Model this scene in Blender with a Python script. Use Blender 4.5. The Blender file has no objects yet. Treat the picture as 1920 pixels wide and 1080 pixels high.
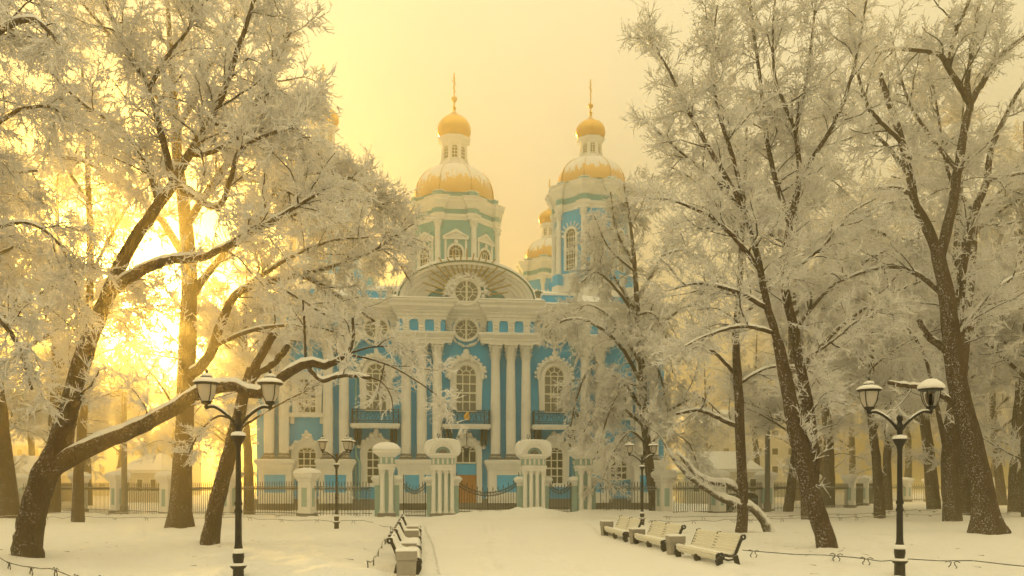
import bpy, math, random
import numpy as np
from mathutils import Vector, Matrix

scene = bpy.context.scene
C = scene.collection
PI = math.pi

# ------------------------------------------------------------------ camera
F = 1500.0            # focal length in pixels of a 1920 wide frame
EYE = 2.0
HOR = 912.0           # the horizon's row
cam_d = bpy.data.cameras.new('camera')
cam_d.sensor_width = 36.0
cam_d.lens = F / 1920 * 36
cam_d.shift_y = (HOR - 540) / 1920
cam_d.clip_start = 0.1
cam_d.clip_end = 6000
cam = bpy.data.objects.new('camera', cam_d)
cam.location = (0, 0, EYE)
cam.rotation_euler = (PI / 2, 0, 0)
C.objects.link(cam)
scene.camera = cam

# ------------------------------------------------------------------ sky and sun
SUN_AZ = math.atan2(-710, 1500)       # measured from +Y, positive to the right
SUN_EL = math.radians(11.5)
world = bpy.data.worlds.new('World')
scene.world = world
world.use_nodes = True
wn, wl = world.node_tree.nodes, world.node_tree.links
wn.clear()
sky = wn.new('ShaderNodeTexSky')
sky.sky_type = 'NISHITA'
sky.sun_disc = False
sky.sun_elevation = SUN_EL
sky.sun_rotation = SUN_AZ
sky.air_density = 1.0
sky.dust_density = 1.5
sky.ozone_density = 0.6
tint = wn.new('ShaderNodeMix'); tint.data_type = 'RGBA'; tint.blend_type = 'MULTIPLY'
tint.inputs[0].default_value = 1.0
tint.inputs[7].default_value = (0.08, 0.045, 0.012, 1)     # the clear sky dimmed and gilded by frost mist
# even mist: brightest overhead, a third as bright at the horizon, as under any overcast
tc = wn.new('ShaderNodeTexCoord'); sp = wn.new('ShaderNodeSeparateXYZ'); wl.new(tc.outputs['Generated'], sp.inputs[0])
up = wn.new('ShaderNodeMapRange'); wl.new(sp.outputs[2], up.inputs[0])
up.inputs[1].default_value = 0.0; up.inputs[2].default_value = 1.0; up.inputs[3].default_value = 0.333; up.inputs[4].default_value = 1.0
mcol = wn.new('ShaderNodeVectorMath'); mcol.operation = 'SCALE'
mcol.inputs[0].default_value = (5.1, 4.4, 2.75)
drift = wn.new('ShaderNodeTexNoise'); drift.inputs['Scale'].default_value = 2.2; drift.inputs['Detail'].default_value = 4
wl.new(tc.outputs['Generated'], drift.inputs['Vector'])
dmul = wn.new('ShaderNodeMath'); dmul.operation = 'MULTIPLY_ADD'; wl.new(drift.outputs['Fac'], dmul.inputs[0]); dmul.inputs[1].default_value = 0.30; dmul.inputs[2].default_value = 0.85
dm2 = wn.new('ShaderNodeMath'); dm2.operation = 'MULTIPLY'; wl.new(up.outputs[0], dm2.inputs[0]); wl.new(dmul.outputs[0], dm2.inputs[1])
wl.new(dm2.outputs[0], mcol.inputs['Scale'])
mist = wn.new('ShaderNodeMix'); mist.data_type = 'RGBA'; mist.blend_type = 'ADD'
mist.inputs[0].default_value = 1.0
wl.new(mcol.outputs[0], mist.inputs[7])
bgn = wn.new('ShaderNodeBackground'); bgn.inputs['Strength'].default_value = 0.10
wout = wn.new('ShaderNodeOutputWorld')
wl.new(sky.outputs[0], tint.inputs[6])
wl.new(tint.outputs[2], mist.inputs[6])
wl.new(mist.outputs[2], bgn.inputs['Color'])
wl.new(bgn.outputs[0], wout.inputs['Surface'])

sun_d = bpy.data.lights.new('sun', 'SUN')
sun_d.energy = 2.4
sun_d.angle = math.radians(0.5)
sun_d.color = (1.0, 0.60, 0.14)
sun = bpy.data.objects.new('sun', sun_d)
sdir = Vector((math.sin(SUN_AZ) * math.cos(SUN_EL), math.cos(SUN_AZ) * math.cos(SUN_EL), math.sin(SUN_EL)))
sun.rotation_euler = sdir.to_track_quat('Z', 'Y').to_euler()
sun.location = sdir * 400
C.objects.link(sun)

scene.view_settings.view_transform = 'Standard'
scene.view_settings.look = 'None'
scene.view_settings.gamma = 1.0
scene.view_settings.exposure = 1.46
scene.cycles.max_bounces = 7
scene.cycles.diffuse_bounces = 3
scene.cycles.glossy_bounces = 2
scene.cycles.transmission_bounces = 4
scene.cycles.transparent_max_bounces = 8
scene.cycles.volume_bounces = 1
scene.cycles.use_denoising = True
scene.cycles.use_adaptive_sampling = True
scene.cycles.adaptive_threshold = 0.03
scene.cycles.caustics_reflective = False
scene.cycles.caustics_refractive = False
scene.cycles.sample_clamp_indirect = 8.0

# ------------------------------------------------------------------ materials
MATS = {}
class NT:
    def __init__(s, name):
        m = bpy.data.materials.new(name); m.use_nodes = True
        s.m = m; s.n = m.node_tree.nodes; s.l = m.node_tree.links
        s.n.clear()
        s.out = s.n.new('ShaderNodeOutputMaterial')
        MATS[name] = m
    def add(s, t, **kw):
        o = s.n.new(t)
        for k, v in kw.items(): setattr(o, k, v)
        return o
    def link(s, a, b): s.l.new(a, b)
    def noise(s, scale, detail=4, rough=0.55, vec=None):
        o = s.add('ShaderNodeTexNoise'); o.inputs['Scale'].default_value = scale
        o.inputs['Detail'].default_value = detail; o.inputs['Roughness'].default_value = rough
        if vec is not None: s.link(vec, o.inputs['Vector'])
        return o.outputs['Fac']
    def obj(s): return s.add('ShaderNodeTexCoord').outputs['Object']
    def pos(s): return s.add('ShaderNodeNewGeometry').outputs['Position']
    def ramp(s, fac, stops):
        o = s.add('ShaderNodeValToRGB'); e = o.color_ramp.elements
        while len(e) < len(stops): e.new(0.5)
        for i, (p, c) in enumerate(stops):
            e[i].position = p; e[i].color = (c[0], c[1], c[2], 1) if hasattr(c, '__len__') else (c, c, c, 1)
        s.link(fac, o.inputs[0]); return o.outputs[0]
    def mix(s, fac, a, b, mode='MIX'):
        o = s.add('ShaderNodeMix', data_type='RGBA', blend_type=mode)
        for k, v in ((0, fac), (6, a), (7, b)):
            if hasattr(v, 'node'): s.link(v, o.inputs[k])
            elif k == 0: o.inputs[0].default_value = v
            else: o.inputs[k].default_value = (v[0], v[1], v[2], 1)
        return o.outputs[2]
    def math(s, op, a, b=0.0, c=0.0, clamp=False):
        o = s.add('ShaderNodeMath', operation=op, use_clamp=clamp)
        for k, v in ((0, a), (1, b), (2, c)):
            if hasattr(v, 'node'): s.link(v, o.inputs[k])
            else: o.inputs[k].default_value = v
        return o.outputs[0]
    def bump(s, h, strength=0.4, dist=0.05):
        o = s.add('ShaderNodeBump'); o.inputs['Strength'].default_value = strength
        o.inputs['Distance'].default_value = dist; s.link(h, o.inputs['Height']); return o.outputs[0]
    def bsdf(s, col, rough=0.8, metal=0.0, normal=None, spec=0.3):
        o = s.add('ShaderNodeBsdfPrincipled')
        if hasattr(col, 'node'): s.link(col, o.inputs['Base Color'])
        else: o.inputs['Base Color'].default_value = (col[0], col[1], col[2], 1)
        if hasattr(rough, 'node'): s.link(rough, o.inputs['Roughness'])
        else: o.inputs['Roughness'].default_value = rough
        if hasattr(metal, 'node'): s.link(metal, o.inputs['Metallic'])
        else: o.inputs['Metallic'].default_value = metal
        o.inputs['Specular IOR Level'].default_value = spec
        if normal is not None: s.link(normal, o.inputs['Normal'])
        return o
    def done(s, sh): s.link(sh.outputs[0] if hasattr(sh, 'outputs') else sh, s.out.inputs['Surface']); return s.m

SNOW = (0.93, 0.925, 0.92)

def up_snow(t, lo, hi, nscale, namt, vec):
    """mask of snow that lies on faces turned upwards, with a ragged border"""
    g = t.add('ShaderNodeNewGeometry')
    sx = t.add('ShaderNodeSeparateXYZ'); t.link(g.outputs['Normal'], sx.inputs[0])
    nz = t.math('MULTIPLY_ADD', t.noise(nscale, 3, 0.6, vec), namt, -0.5 * namt)
    v = t.math('ADD', sx.outputs[2], nz)
    o = t.add('ShaderNodeMapRange', interpolation_type='SMOOTHSTEP')
    t.link(v, o.inputs[0]); o.inputs[1].default_value = lo; o.inputs[2].default_value = hi
    return o.outputs[0]

def plain(name, col, rough=0.8, var=0.15, scale=3.0, bump=0.15, metal=0.0, snow=None, bscale=None, spec=0.3, dist=0.03, streak=0.0):
    t = NT(name); p = t.obj()
    n = t.noise(scale, 5, 0.6, p)
    c = t.mix(n, [x * (1 - var) for x in col], [min(1, x * (1 + var)) for x in col])
    if streak:      # rain runs and patched paint
        mp = t.add('ShaderNodeMapping'); mp.inputs['Scale'].default_value = (1.6, 1.6, 0.10); t.link(p, mp.inputs[0])
        k = t.ramp(t.noise(1.3, 6, 0.7, mp.outputs[0]), [(0.40, 0), (0.72, 1)])
        k2 = t.ramp(t.noise(0.45, 5, 0.7, p), [(0.48, 0), (0.62, 1)])
        c = t.mix(t.math('MULTIPLY', t.math('MAXIMUM', k, k2), streak), c, [x * 0.55 + 0.06 for x in col])
    r = rough; me = metal
    if snow:
        s = up_snow(t, snow[0], snow[1], snow[2], snow[3], p)
        c = t.mix(s, c, SNOW)
        if metal: me = t.math('MULTIPLY_ADD', s, -metal, metal)
        r = t.math('MULTIPLY_ADD', s, 0.9 - rough, rough)
    h = t.noise(bscale or scale * 6, 4, 0.6, p)
    t.done(t.bsdf(c, r, me, t.bump(h, bump, dist), spec))

plain('white_stucco', (0.88, 0.87, 0.85), 0.85, 0.05, 0.8, 0.2, bscale=14, streak=0.30)
plain('blue_stucco', (0.06, 0.49, 0.94), 0.85, 0.10, 0.5, 0.2, bscale=14, streak=0.35)
plain('teal_stucco', (0.22, 0.48, 0.52), 0.85, 0.10, 1.2, 0.2, bscale=14, streak=0.3)
plain('pale_teal', (0.36, 0.52, 0.50), 0.85, 0.10, 1.2, 0.2, bscale=14, streak=0.3)
plain('grey_granite', (0.20, 0.19, 0.18), 0.8, 0.2, 4, 0.3, snow=(0.55, 0.9, 6, 0.8))
plain('iron', (0.018, 0.017, 0.017), 0.55, 0.2, 8, 0.15, snow=(0.55, 0.85, 9, 0.7))
plain('cast_iron', (0.014, 0.012, 0.012), 0.5, 0.3, 14, 0.4, snow=(0.45, 0.95, 22, 1.3))
plain('fence_iron', (0.05, 0.052, 0.045), 0.6, 0.2, 8, 0.1, snow=(0.45, 0.8, 6, 0.7))
plain('gilt', (0.72, 0.43, 0.10), 0.30, 0.12, 4, 0.1, metal=0.9, snow=(0.75, 0.95, 8, 0.5))
plain('gilt_ray', (0.46, 0.35, 0.15), 0.45, 0.15, 4, 0.1, metal=0.6, snow=(0.7, 0.95, 8, 0.5))
plain('oak_door', (0.46, 0.21, 0.05), 0.6, 0.25, 5, 0.25)
plain('curtained_glass', (0.21, 0.20, 0.17), 0.12, 0.2, 1.5, 0.0, spec=0.6)
plain('dark_glass', (0.030, 0.026, 0.022), 0.10, 0.3, 1.5, 0.0, spec=0.6)
plain('roof_metal', (0.09, 0.17, 0.13), 0.5, 0.15, 3, 0.1, snow=(0.3, 0.6, 2, 0.4))
plain('white_paint', (0.80, 0.77, 0.66), 0.6, 0.06, 6, 0.15, snow=(0.75, 0.95, 9, 0.5))
plain('concrete', (0.36, 0.33, 0.29), 0.9, 0.18, 9, 0.5, snow=(0.6, 0.9, 8, 0.6))
plain('house_wall', (0.62, 0.57, 0.48), 0.9, 0.08, 1, 0.2)
plain('metal_pole', (0.16, 0.16, 0.15), 0.55, 0.15, 5, 0.1)
plain('car_paint', (0.06, 0.065, 0.075), 0.35, 0.1, 3, 0.05, snow=(0.15, 0.4, 4, 0.4), spec=0.5)
plain('tyre', (0.02, 0.02, 0.02), 0.9, 0.2, 9, 0.2)
plain('chrome', (0.55, 0.55, 0.55), 0.3, 0.1, 9, 0.0, metal=1.0)

# packed and fresh snow
def snow_mat(name, col, scale, bump, dist):
    t = NT(name); p = t.obj()
    a = t.noise(scale, 6, 0.62, p); b = t.noise(scale * 9, 3, 0.6, p)
    h = t.math('MULTIPLY_ADD', b, 0.22, a)
    c = t.mix(t.noise(0.35, 4, 0.6, p), [x * 0.95 for x in col], [min(0.95, x * 1.03) for x in col])
    t.done(t.bsdf(c, 0.75, 0, t.bump(h, bump, dist), 0.25))
snow_mat('snow', SNOW, 4.5, 0.7, 0.12)
snow_mat('packed_snow', (0.90, 0.89, 0.88), 3.0, 0.6, 0.06)
snow_mat('cap_snow', (0.93, 0.925, 0.92), 3.0, 0.25, 0.04)

# hoarfrost lets the low sun through
t = NT('hoarfrost')
d = t.add('ShaderNodeBsdfDiffuse'); tr = t.add('ShaderNodeBsdfTranslucent')
cc = t.mix(t.noise(1.3, 3, 0.6, t.pos()), (0.86, 0.845, 0.83), (0.96, 0.955, 0.95))
t.link(cc, d.inputs[0]); t.link(cc, tr.inputs[0])
ms = t.add('ShaderNodeMixShader'); ms.inputs[0].default_value = 0.48
t.link(d.outputs[0], ms.inputs[1]); t.link(tr.outputs[0], ms.inputs[2])
t.done(ms)

def bark_mat(name, col, snow, speck):
    t = NT(name); p = t.pos()
    mp = t.add('ShaderNodeMapping'); mp.inputs['Scale'].default_value = (1, 1, 0.22); t.link(p, mp.inputs[0])
    v = t.add('ShaderNodeTexVoronoi', feature='DISTANCE_TO_EDGE'); v.inputs['Scale'].default_value = 13
    t.link(mp.outputs[0], v.inputs['Vector'])
    ridge = t.math('MINIMUM', v.outputs['Distance'], 0.22)
    n = t.noise(16, 5, 0.65, mp.outputs[0])
    h = t.math('MULTIPLY_ADD', n, 0.25, t.math('MULTIPLY', ridge, 2.5))
    c = t.mix(n, [x * 0.55 for x in col], [x * 1.5 for x in col])
    moss = t.ramp(t.noise(1.1, 3, 0.6, p), [(0.5, 0), (0.66, 1)])
    c = t.mix(t.math('MULTIPLY', moss, 0.4), c, (0.06, 0.055, 0.018))
    s = up_snow(t, snow[0], snow[1], 7, 0.9, p)
    # driven snow caught in the bark, most of it on the windward side
    gw_ = t.add('ShaderNodeNewGeometry'); dt = t.add('ShaderNodeVectorMath', operation='DOT_PRODUCT'); t.link(gw_.outputs['Normal'], dt.inputs[0])
    dt.inputs[1].default_value = (-0.78, -0.45, 0.25)
    wr = t.add('ShaderNodeMapRange', interpolation_type='SMOOTHSTEP'); t.link(t.math('MULTIPLY_ADD', t.noise(2.3, 3, 0.6, p), 0.9, dt.outputs['Value']), wr.inputs[0])
    wr.inputs[1].default_value = 0.75; wr.inputs[2].default_value = 1.35
    wind = wr.outputs[0]
    sp = t.math('MULTIPLY', t.ramp(t.noise(17, 4, 0.7, p), [(0.56, 0), (0.62, 1)]),
                t.math('MAXIMUM', t.math('MULTIPLY', t.ramp(t.noise(1.7, 2, 0.5, p), [(0.46, 0), (0.66, 1)]), 0.55), wind))
    s = t.math('MAXIMUM', s, t.math('MULTIPLY', sp, speck))
    c = t.mix(s, c, SNOW)
    t.done(t.bsdf(c, 0.92, 0, t.bump(h, 0.8, 0.05), 0.15))
bark_mat('bark', (0.085, 0.056, 0.034), (0.5, 0.8), 0.7)
bark_mat('branch_bark', (0.042, 0.029, 0.020), (0.05, 0.5), 0.5)
bark_mat('twig_bark', (0.13, 0.10, 0.08), (-1.35, -0.7), 0.8)
bark_mat('snowy_bark', (0.10, 0.075, 0.052), (-0.25, 0.35), 0.9)

# gilded domes half under snow
t = NT('gilt_snow'); p = t.obj()
sx = t.add('ShaderNodeSeparateXYZ'); t.link(p, sx.inputs[0])
mp = t.add('ShaderNodeMapping'); mp.inputs['Scale'].default_value = (1.5, 1.5, 0.35); t.link(p, mp.inputs[0])
nn = t.noise(1.4, 4, 0.62, mp.outputs[0])
gg = t.add('ShaderNodeNewGeometry'); sn = t.add('ShaderNodeSeparateXYZ'); t.link(gg.outputs['Normal'], sn.inputs[0])
vv = t.math('MULTIPLY_ADD', t.math('SUBTRACT', nn, 0.5), 1.15, sn.outputs[2])
mr = t.add('ShaderNodeMapRange', interpolation_type='SMOOTHSTEP'); t.link(vv, mr.inputs[0])
mr.inputs[1].default_value = 0.30; mr.inputs[2].default_value = 0.40
c = t.mix(t.math('MULTIPLY_ADD', mr.outputs[0], 0.84, 0.08), (0.66, 0.40, 0.10), SNOW)
t.done(t.bsdf(c, t.math('MULTIPLY_ADD', mr.outputs[0], 0.5, 0.30), t.math('MULTIPLY_ADD', mr.outputs[0], -0.85, 0.85), None, 0.4))

t = NT('milk_glass')
d = t.add('ShaderNodeBsdfDiffuse'); tr = t.add('ShaderNodeBsdfTranslucent')
for q in (d, tr): q.inputs[0].default_value = (0.72, 0.68, 0.62, 1)
ms = t.add('ShaderNodeMixShader'); ms.inputs[0].default_value = 0.5
t.link(d.outputs[0], ms.inputs[1]); t.link(tr.outputs[0], ms.inputs[2]); t.done(ms)
t = NT('clear_glass')
b = t.bsdf((1, 1, 1), 0.05, 0, None, 0.5); b.inputs['Transmission Weight'].default_value = 1.0; b.inputs['IOR'].default_value = 1.02
t.done(b)

# ------------------------------------------------------------------ mesh helpers
def link(name, me, mat=None, parent=None, loc=None):
    o = bpy.data.objects.new(name, me); C.objects.link(o)
    if mat and me is not None and not me.materials: me.materials.append(MATS[mat])
    if parent is not None: o.parent = parent
    if loc is not None: o.location = loc
    return o

def tag(o, label=None, cat=None, group=None, kind=None):
    if label: o['label'] = label
    if cat: o['category'] = cat
    if group: o['group'] = group
    if kind: o['kind'] = kind
    return o

def thing(name, label, cat, loc=(0, 0, 0), rz=0.0, group=None):
    o = bpy.data.objects.new(name, None); C.objects.link(o)
    o.empty_display_size = 0.3
    o.location = loc; o.rotation_euler = (0, 0, rz)
    return tag(o, label, cat, group)

def node(name, parent, loc=(0, 0, 0), rz=0.0):
    o = bpy.data.objects.new(name, None); C.objects.link(o)
    o.empty_display_size = 0.2; o.parent = parent; o.location = loc; o.rotation_euler = (0, 0, rz)
    return o

def copy_tree(o, parent=None):
    c = o.copy(); C.objects.link(c); c.parent = parent
    for ch in KIDS.get(o.name, None) or list(o.children): copy_tree(ch, c)
    return c
KIDS = {}

class MB:
    def __init__(s): s.v = []; s.f = []
    def grid(s, rings, closed=True, cap0=False, cap1=False):
        b = len(s.v); n = len(rings[0])
        for r in rings: s.v.extend(r)
        m = n if closed else n - 1
        for i in range(len(rings) - 1):
            for j in range(m):
                k = (j + 1) % n
                s.f.append((b + i * n + j, b + i * n + k, b + (i + 1) * n + k, b + (i + 1) * n + j))
        if cap0: s.f.append(tuple(b + j for j in range(n))[::-1])
        if cap1: s.f.append(tuple(b + (len(rings) - 1) * n + j for j in range(n)))
        return s
    def box(s, x0, x1, y0, y1, z0, z1):
        s.grid([[(x0, y0, z), (x1, y0, z), (x1, y1, z), (x0, y1, z)] for z in (z0, z1)], True, True, True); return s
    def frustum(s, a, b, z0, z1):
        (x0, x1, y0, y1), (p0, p1, q0, q1) = a, b
        s.grid([[(x0, y0, z0), (x1, y0, z0), (x1, y1, z0), (x0, y1, z0)], [(p0, q0, z1), (p1, q0, z1), (p1, q1, z1), (p0, q1, z1)]], True, True, True); return s
    def lathe(s, prof, n=16, cx=0, cy=0, rot=0.0, cap=True, rib=None):
        rings = []
        for r, z in prof:
            ring = []
            for j in range(n):
                a = rot + 2 * PI * j / n
                q = r * (rib(a) if rib else 1)
                ring.append((cx + q * math.cos(a), cy + q * math.sin(a), z))
            rings.append(ring)
        s.grid(rings, True, cap, cap); return s
    def extrude_xz(s, poly, y0, y1):
        s.grid([[(x, y, z) for x, z in poly] for y in (y0, y1)], True, True, True); return s
    def strip_xz(s, inner, outer, y0, y1):
        """a band between two outlines of equal length in the xz plane, y0 its face, y1 its back"""
        b = len(s.v); n = len(inner)
        for pts, y in ((inner, y0), (outer, y0), (inner, y1), (outer, y1)):
            s.v.extend((x, y, z) for x, z in pts)
        for j in range(n - 1):
            i0, o0, i1, o1 = b + j, b + n + j, b + 2 * n + j, b + 3 * n + j
            s.f += [(i0, i0 + 1, o0 + 1, o0), (i1, o1, o1 + 1, i1 + 1), (o0, o0 + 1, o1 + 1, o1), (i0, i1, i1 + 1, i0 + 1)]
        for j in (0, n - 1):
            s.f.append((b + j, b + n + j, b + 3 * n + j, b + 2 * n + j))
        return s
    def sweep(s, path, prof, closed=False):
        """profile (out, z) carried along a plan line with mitred corners; out is to the right of travel"""
        n = len(path); rings = []
        for i in range(n):
            p = Vector(path[i])
            def dirn(a, b):
                d = Vector(path[b]) - Vector(path[a]); d.normalize(); return d
            if closed: d0, d1 = dirn(i - 1, i), dirn(i, (i + 1) % n)
            else:
                d0 = dirn(i - 1, i) if i > 0 else dirn(0, 1)
                d1 = dirn(i, i + 1) if i < n - 1 else d0
            n0 = Vector((d0.y, -d0.x)); n1 = Vector((d1.y, -d1.x))
            m = n0 + n1; m = m / max(1e-6, m.dot(n0)) if m.length > 1e-6 else n0
            rings.append([(p.x + m.x * o, p.y + m.y * o, z) for o, z in prof])
        if closed: rings.append(rings[0])
        s.grid(rings, True, not closed, not closed); return s
    def tube(s, pts, r, n=6, cap=True):
        pts = [Vector(p) for p in pts]; m = len(pts)
        if not hasattr(r, '__len__'): r = [r] * m
        tn = [(pts[min(i + 1, m - 1)] - pts[max(i - 1, 0)]).normalized() for i in range(m)]
        ref = Vector((0, 0, 1)) if abs(tn[0].z) < 0.9 else Vector((1, 0, 0))
        a = tn[0].cross(ref).normalized(); rings = []
        for i in range(m):
            a = (a - tn[i] * a.dot(tn[i])).normalized(); b = tn[i].cross(a)
            rings.append([tuple(pts[i] + (a * math.cos(2 * PI * j / n) + b * math.sin(2 * PI * j / n)) * r[i]) for j in range(n)])
        s.grid(rings, True, cap, cap); return s
    def ball(s, c, r, n=8, m=5):
        if not hasattr(r, '__len__'): r = (r, r, r)
        rings = []
        for i in range(m + 1):
            a = -PI / 2 + PI * i / m; k = max(math.cos(a), 0.02)
            rings.append([(c[0] + r[0] * k * math.cos(2 * PI * j / n), c[1] + r[1] * k * math.sin(2 * PI * j / n), c[2] + r[2] * math.sin(a)) for j in range(n)])
        s.grid(rings, True, True, True); return s
    def mesh(s, name, mat=None, smooth=False, angle=None):
        me = bpy.data.meshes.new(name); me.from_pydata(s.v, [], s.f); me.update()
        if mat: me.materials.append(MATS[mat])
        if smooth: me.shade_smooth()
        if smooth and angle: me.set_sharp_from_angle(angle=math.radians(angle))
        return me
    def build(s, name, mat, parent=None, smooth=False, angle=None, loc=None):
        return link(name, s.mesh(name, mat, smooth, angle), None, parent, loc)

def P(px, py, Y):
    """a point at depth Y metres seen at that place of the 1920 x 1080 photograph"""
    return ((px - 960) / F * Y, Y, EYE + (HOR - py) / F * Y)

# ------------------------------------------------------------------ smooth value noise for the terrain
_rs = np.random.RandomState(5); _lat = _rs.rand(256, 256)
def vnoise(x, y):
    xi = np.floor(x).astype(int); yi = np.floor(y).astype(int); fx = x - xi; fy = y - yi
    fx = fx * fx * (3 - 2 * fx); fy = fy * fy * (3 - 2 * fy)
    g = lambda a, b: _lat[a % 256, b % 256]
    return (g(xi, yi) * (1 - fx) + g(xi + 1, yi) * fx) * (1 - fy) + (g(xi, yi + 1) * (1 - fx) + g(xi + 1, yi + 1) * fx) * fy
def fbm(x, y, o=4):
    v = 0; a = 0.5
    for i in range(o): v = v + a * vnoise(x * 2 ** i + 17 * i, y * 2 ** i + 31 * i); a *= 0.5
    return v
def sstep(a, b, x):
    t = np.clip((x - a) / (b - a), 0, 1); return t * t * (3 - 2 * t)
def path_edges(Y):
    l = np.interp(Y, [0, 12, 17.6, 26, 38, 46, 53], [-1.0, -1.35, -1.75, -2.7, -4.3, -4.4, -3.4])
    r = np.interp(Y, [0, 12, 19.5, 32, 42, 48, 53], [6.2, 5.9, 5.1, 3.7, 4.2, 3.4, 0.4])
    return l, r
MOUNDS = [(-0.6, 49.8, 2.3, 1.1, 0.42), (1.6, 50.0, 1.6, 1.0, 0.40), (-2.7, 49.8, 1.3, 0.9, 0.26), (4.2, 50.4, 2.6, 1.2, 0.32),
          (8.0, 50.6, 3.0, 1.6, 0.40), (-10.5, 49.0, 5, 1.4, 0.16), (-5.8, 17.6, 1.6, 1.0, 0.22), (-4.2, 18.4, 1.0, 0.7, 0.20), (-3.6, 17.0, 1.2, 0.8, 0.18),
          (14, 51.6, 4, 1.5, 0.25), (-20, 52, 6, 1.5, 0.2), (23, 58, 5, 3, 0.25)]
def ground_h(X, Y, prints=True):
    X = np.asarray(X, float); Y = np.asarray(Y, float)
    l, r = path_edges(Y)
    inside = sstep(-0.25, 0.35, X - l) * sstep(-0.25, 0.35, r - X) * (1 - sstep(50.5, 52.5, Y))
    lawn = 0.03 + 0.20 * (fbm(X * 0.35, Y * 0.35) - 0.47) + 0.26 * (fbm(X * 1.3 + 9, Y * 1.7) - 0.47) + 0.15 * (fbm(X * 3.1 + 5, Y * 4.3) - 0.47)
    near = np.exp(-((Y - 26) / 40) ** 2)
    pth = 0.025 * (fbm(X * 1.1 + 40, Y * 0.6) - 0.47) + 0.02 * (fbm(X * 4 + 3, Y * 3) - 0.47)
    h = lawn * (0.5 + 0.5 * near) * (1 - inside) + pth * inside
    for mx, my, sx, sy, a in MOUNDS:
        g = np.exp(-((X - mx) / sx) ** 2 - ((Y - my) / sy) ** 2)
        h = h + a * g * (0.45 + 1.1 * fbm(X * 1.9 + mx, Y * 1.9 + my, 5))
    # ploughed ridges along the path
    rid = np.exp(-((X - l + .15) / .3) ** 2) + np.exp(-((X - r - .15) / .3) ** 2)
    h = h + .10 * rid * fbm(X * 2.2, Y * 1.3) * (1 - sstep(44, 50, Y))
    # trodden tracks
    for x0, y0, x1, y1, wob, sd in TRACKS:
        q = np.clip((Y - y0) / (y1 - y0), 0, 1); cx_ = x0 + (x1 - x0) * q + wob * np.sin(q * 5 + sd) + .08 * np.sin(Y * 3.1 + sd)
        on_ = sstep(-.3, .3, Y - y0) * (1 - sstep(-.3, .3, Y - y1)); d_ = (X - cx_)
        h = h + on_ * (-.075 * np.exp(-(d_ / .2) ** 4) + .03 * np.exp(-((np.abs(d_) - .34) / .12) ** 2)) * (.5 + 1.0 * fbm(X * 3 + sd, Y * 3.5, 3))
    for fx_, fy_, rx, ry, dp in (PRINTS if prints else ()):
        near_ = (np.abs(X - fx_) < .6) & (np.abs(Y - fy_) < .7)
        if near_.any():
            q = ((X - fx_) / rx) ** 2 + ((Y - fy_) / ry) ** 2
            h = h - dp * np.exp(-q ** 2) + dp * .35 * np.exp(-(np.sqrt(q) - 1.45) ** 2 * 6)
    return h
def trail(x0, y0, x1, y1, wob, step, dp, seed):
    r_ = random.Random(seed); L = math.hypot(x1 - x0, y1 - y0); n = int(L / step); dx, dy = (x1 - x0) / L, (y1 - y0) / L; o = []
    for i in range(n):
        q = i / n; s_ = .13 if i % 2 else -.13; w_ = wob * math.sin(q * 5 + seed) + r_.uniform(-.05, .05)
        o.append((x0 + (x1 - x0) * q - dy * (s_ + w_), y0 + (y1 - y0) * q + dx * (s_ + w_), .085, .16, dp * r_.uniform(.6, 1.2)))
    return o
TRACKS = [(1.75, 13, -1.1, 43, .5, 1), (.2, 13, -1.7, 45, .35, 3), (-10.5, 17, -3.2, 34, .8, 4), (6.6, 18.5, 14, 31, .9, 5), (-5.8, 18, -14.5, 33, .9, 7), (9.8, 16, 6.4, 33, .6, 6)]
PRINTS = (trail(1.7, 16, -1.2, 42, .5, .62, .08, 1) + trail(2.0, 16.2, -.9, 42, .6, .66, .05, 2) + trail(-.4, 16, -1.6, 40, .3, .64, .04, 3)
          + trail(-10.5, 17, -3.0, 34, .8, .6, .09, 4) + trail(6.5, 18.5, 14, 30, .9, .6, .10, 5) + trail(9.5, 17.5, 6.2, 33, .6, .62, .08, 6) + trail(-5.6, 19, -14.5, 33, .9, .6, .09, 7))
def gz(x, y): return float(ground_h(np.array([x]), np.array([y]), False)[0])

def np_mesh(name, verts, quads=None, tris=None, mat=None, smooth=True):
    me = bpy.data.meshes.new(name)
    nq = 0 if quads is None else len(quads); nt = 0 if tris is None else len(tris)
    me.vertices.add(len(verts)); me.vertices.foreach_set('co', np.ascontiguousarray(verts, np.float32).ravel())
    li = []
    if nq: li.append(np.asarray(quads, np.int32).ravel())
    if nt: li.append(np.asarray(tris, np.int32).ravel())
    li = np.concatenate(li); me.loops.add(len(li)); me.loops.foreach_set('vertex_index', li)
    st = np.concatenate([np.arange(nq) * 4, nq * 4 + np.arange(nt) * 3]).astype(np.int32)
    me.polygons.add(nq + nt); me.polygons.foreach_set('loop_start', st)
    me.polygons.foreach_set('use_smooth', np.full(nq + nt, smooth, dtype=bool))
    me.update(calc_edges=True); me.validate()
    if mat: me.materials.append(MATS[mat])
    return me

def sheet(name, xs, ys, zf, mat, keep=None):
    X, Y = np.meshgrid(xs, ys); Z = zf(X, Y)
    v = np.stack([X.ravel(), Y.ravel(), Z.ravel()], 1); nx = len(xs)
    i = np.arange((len(ys) - 1) * (nx - 1)); a = (i // (nx - 1)) * nx + i % (nx - 1)
    q = np.stack([a, a + 1, a + 1 + nx, a + nx], 1)
    if keep is not None:
        k = keep(X, Y).ravel(); q = q[k[q].all(1)]
        used = np.unique(q); mp = np.full(len(v), -1); mp[used] = np.arange(len(used)); q = mp[q]; v = v[used]
    return link(name, np_mesh(name, v, q, None, mat, True))

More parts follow.
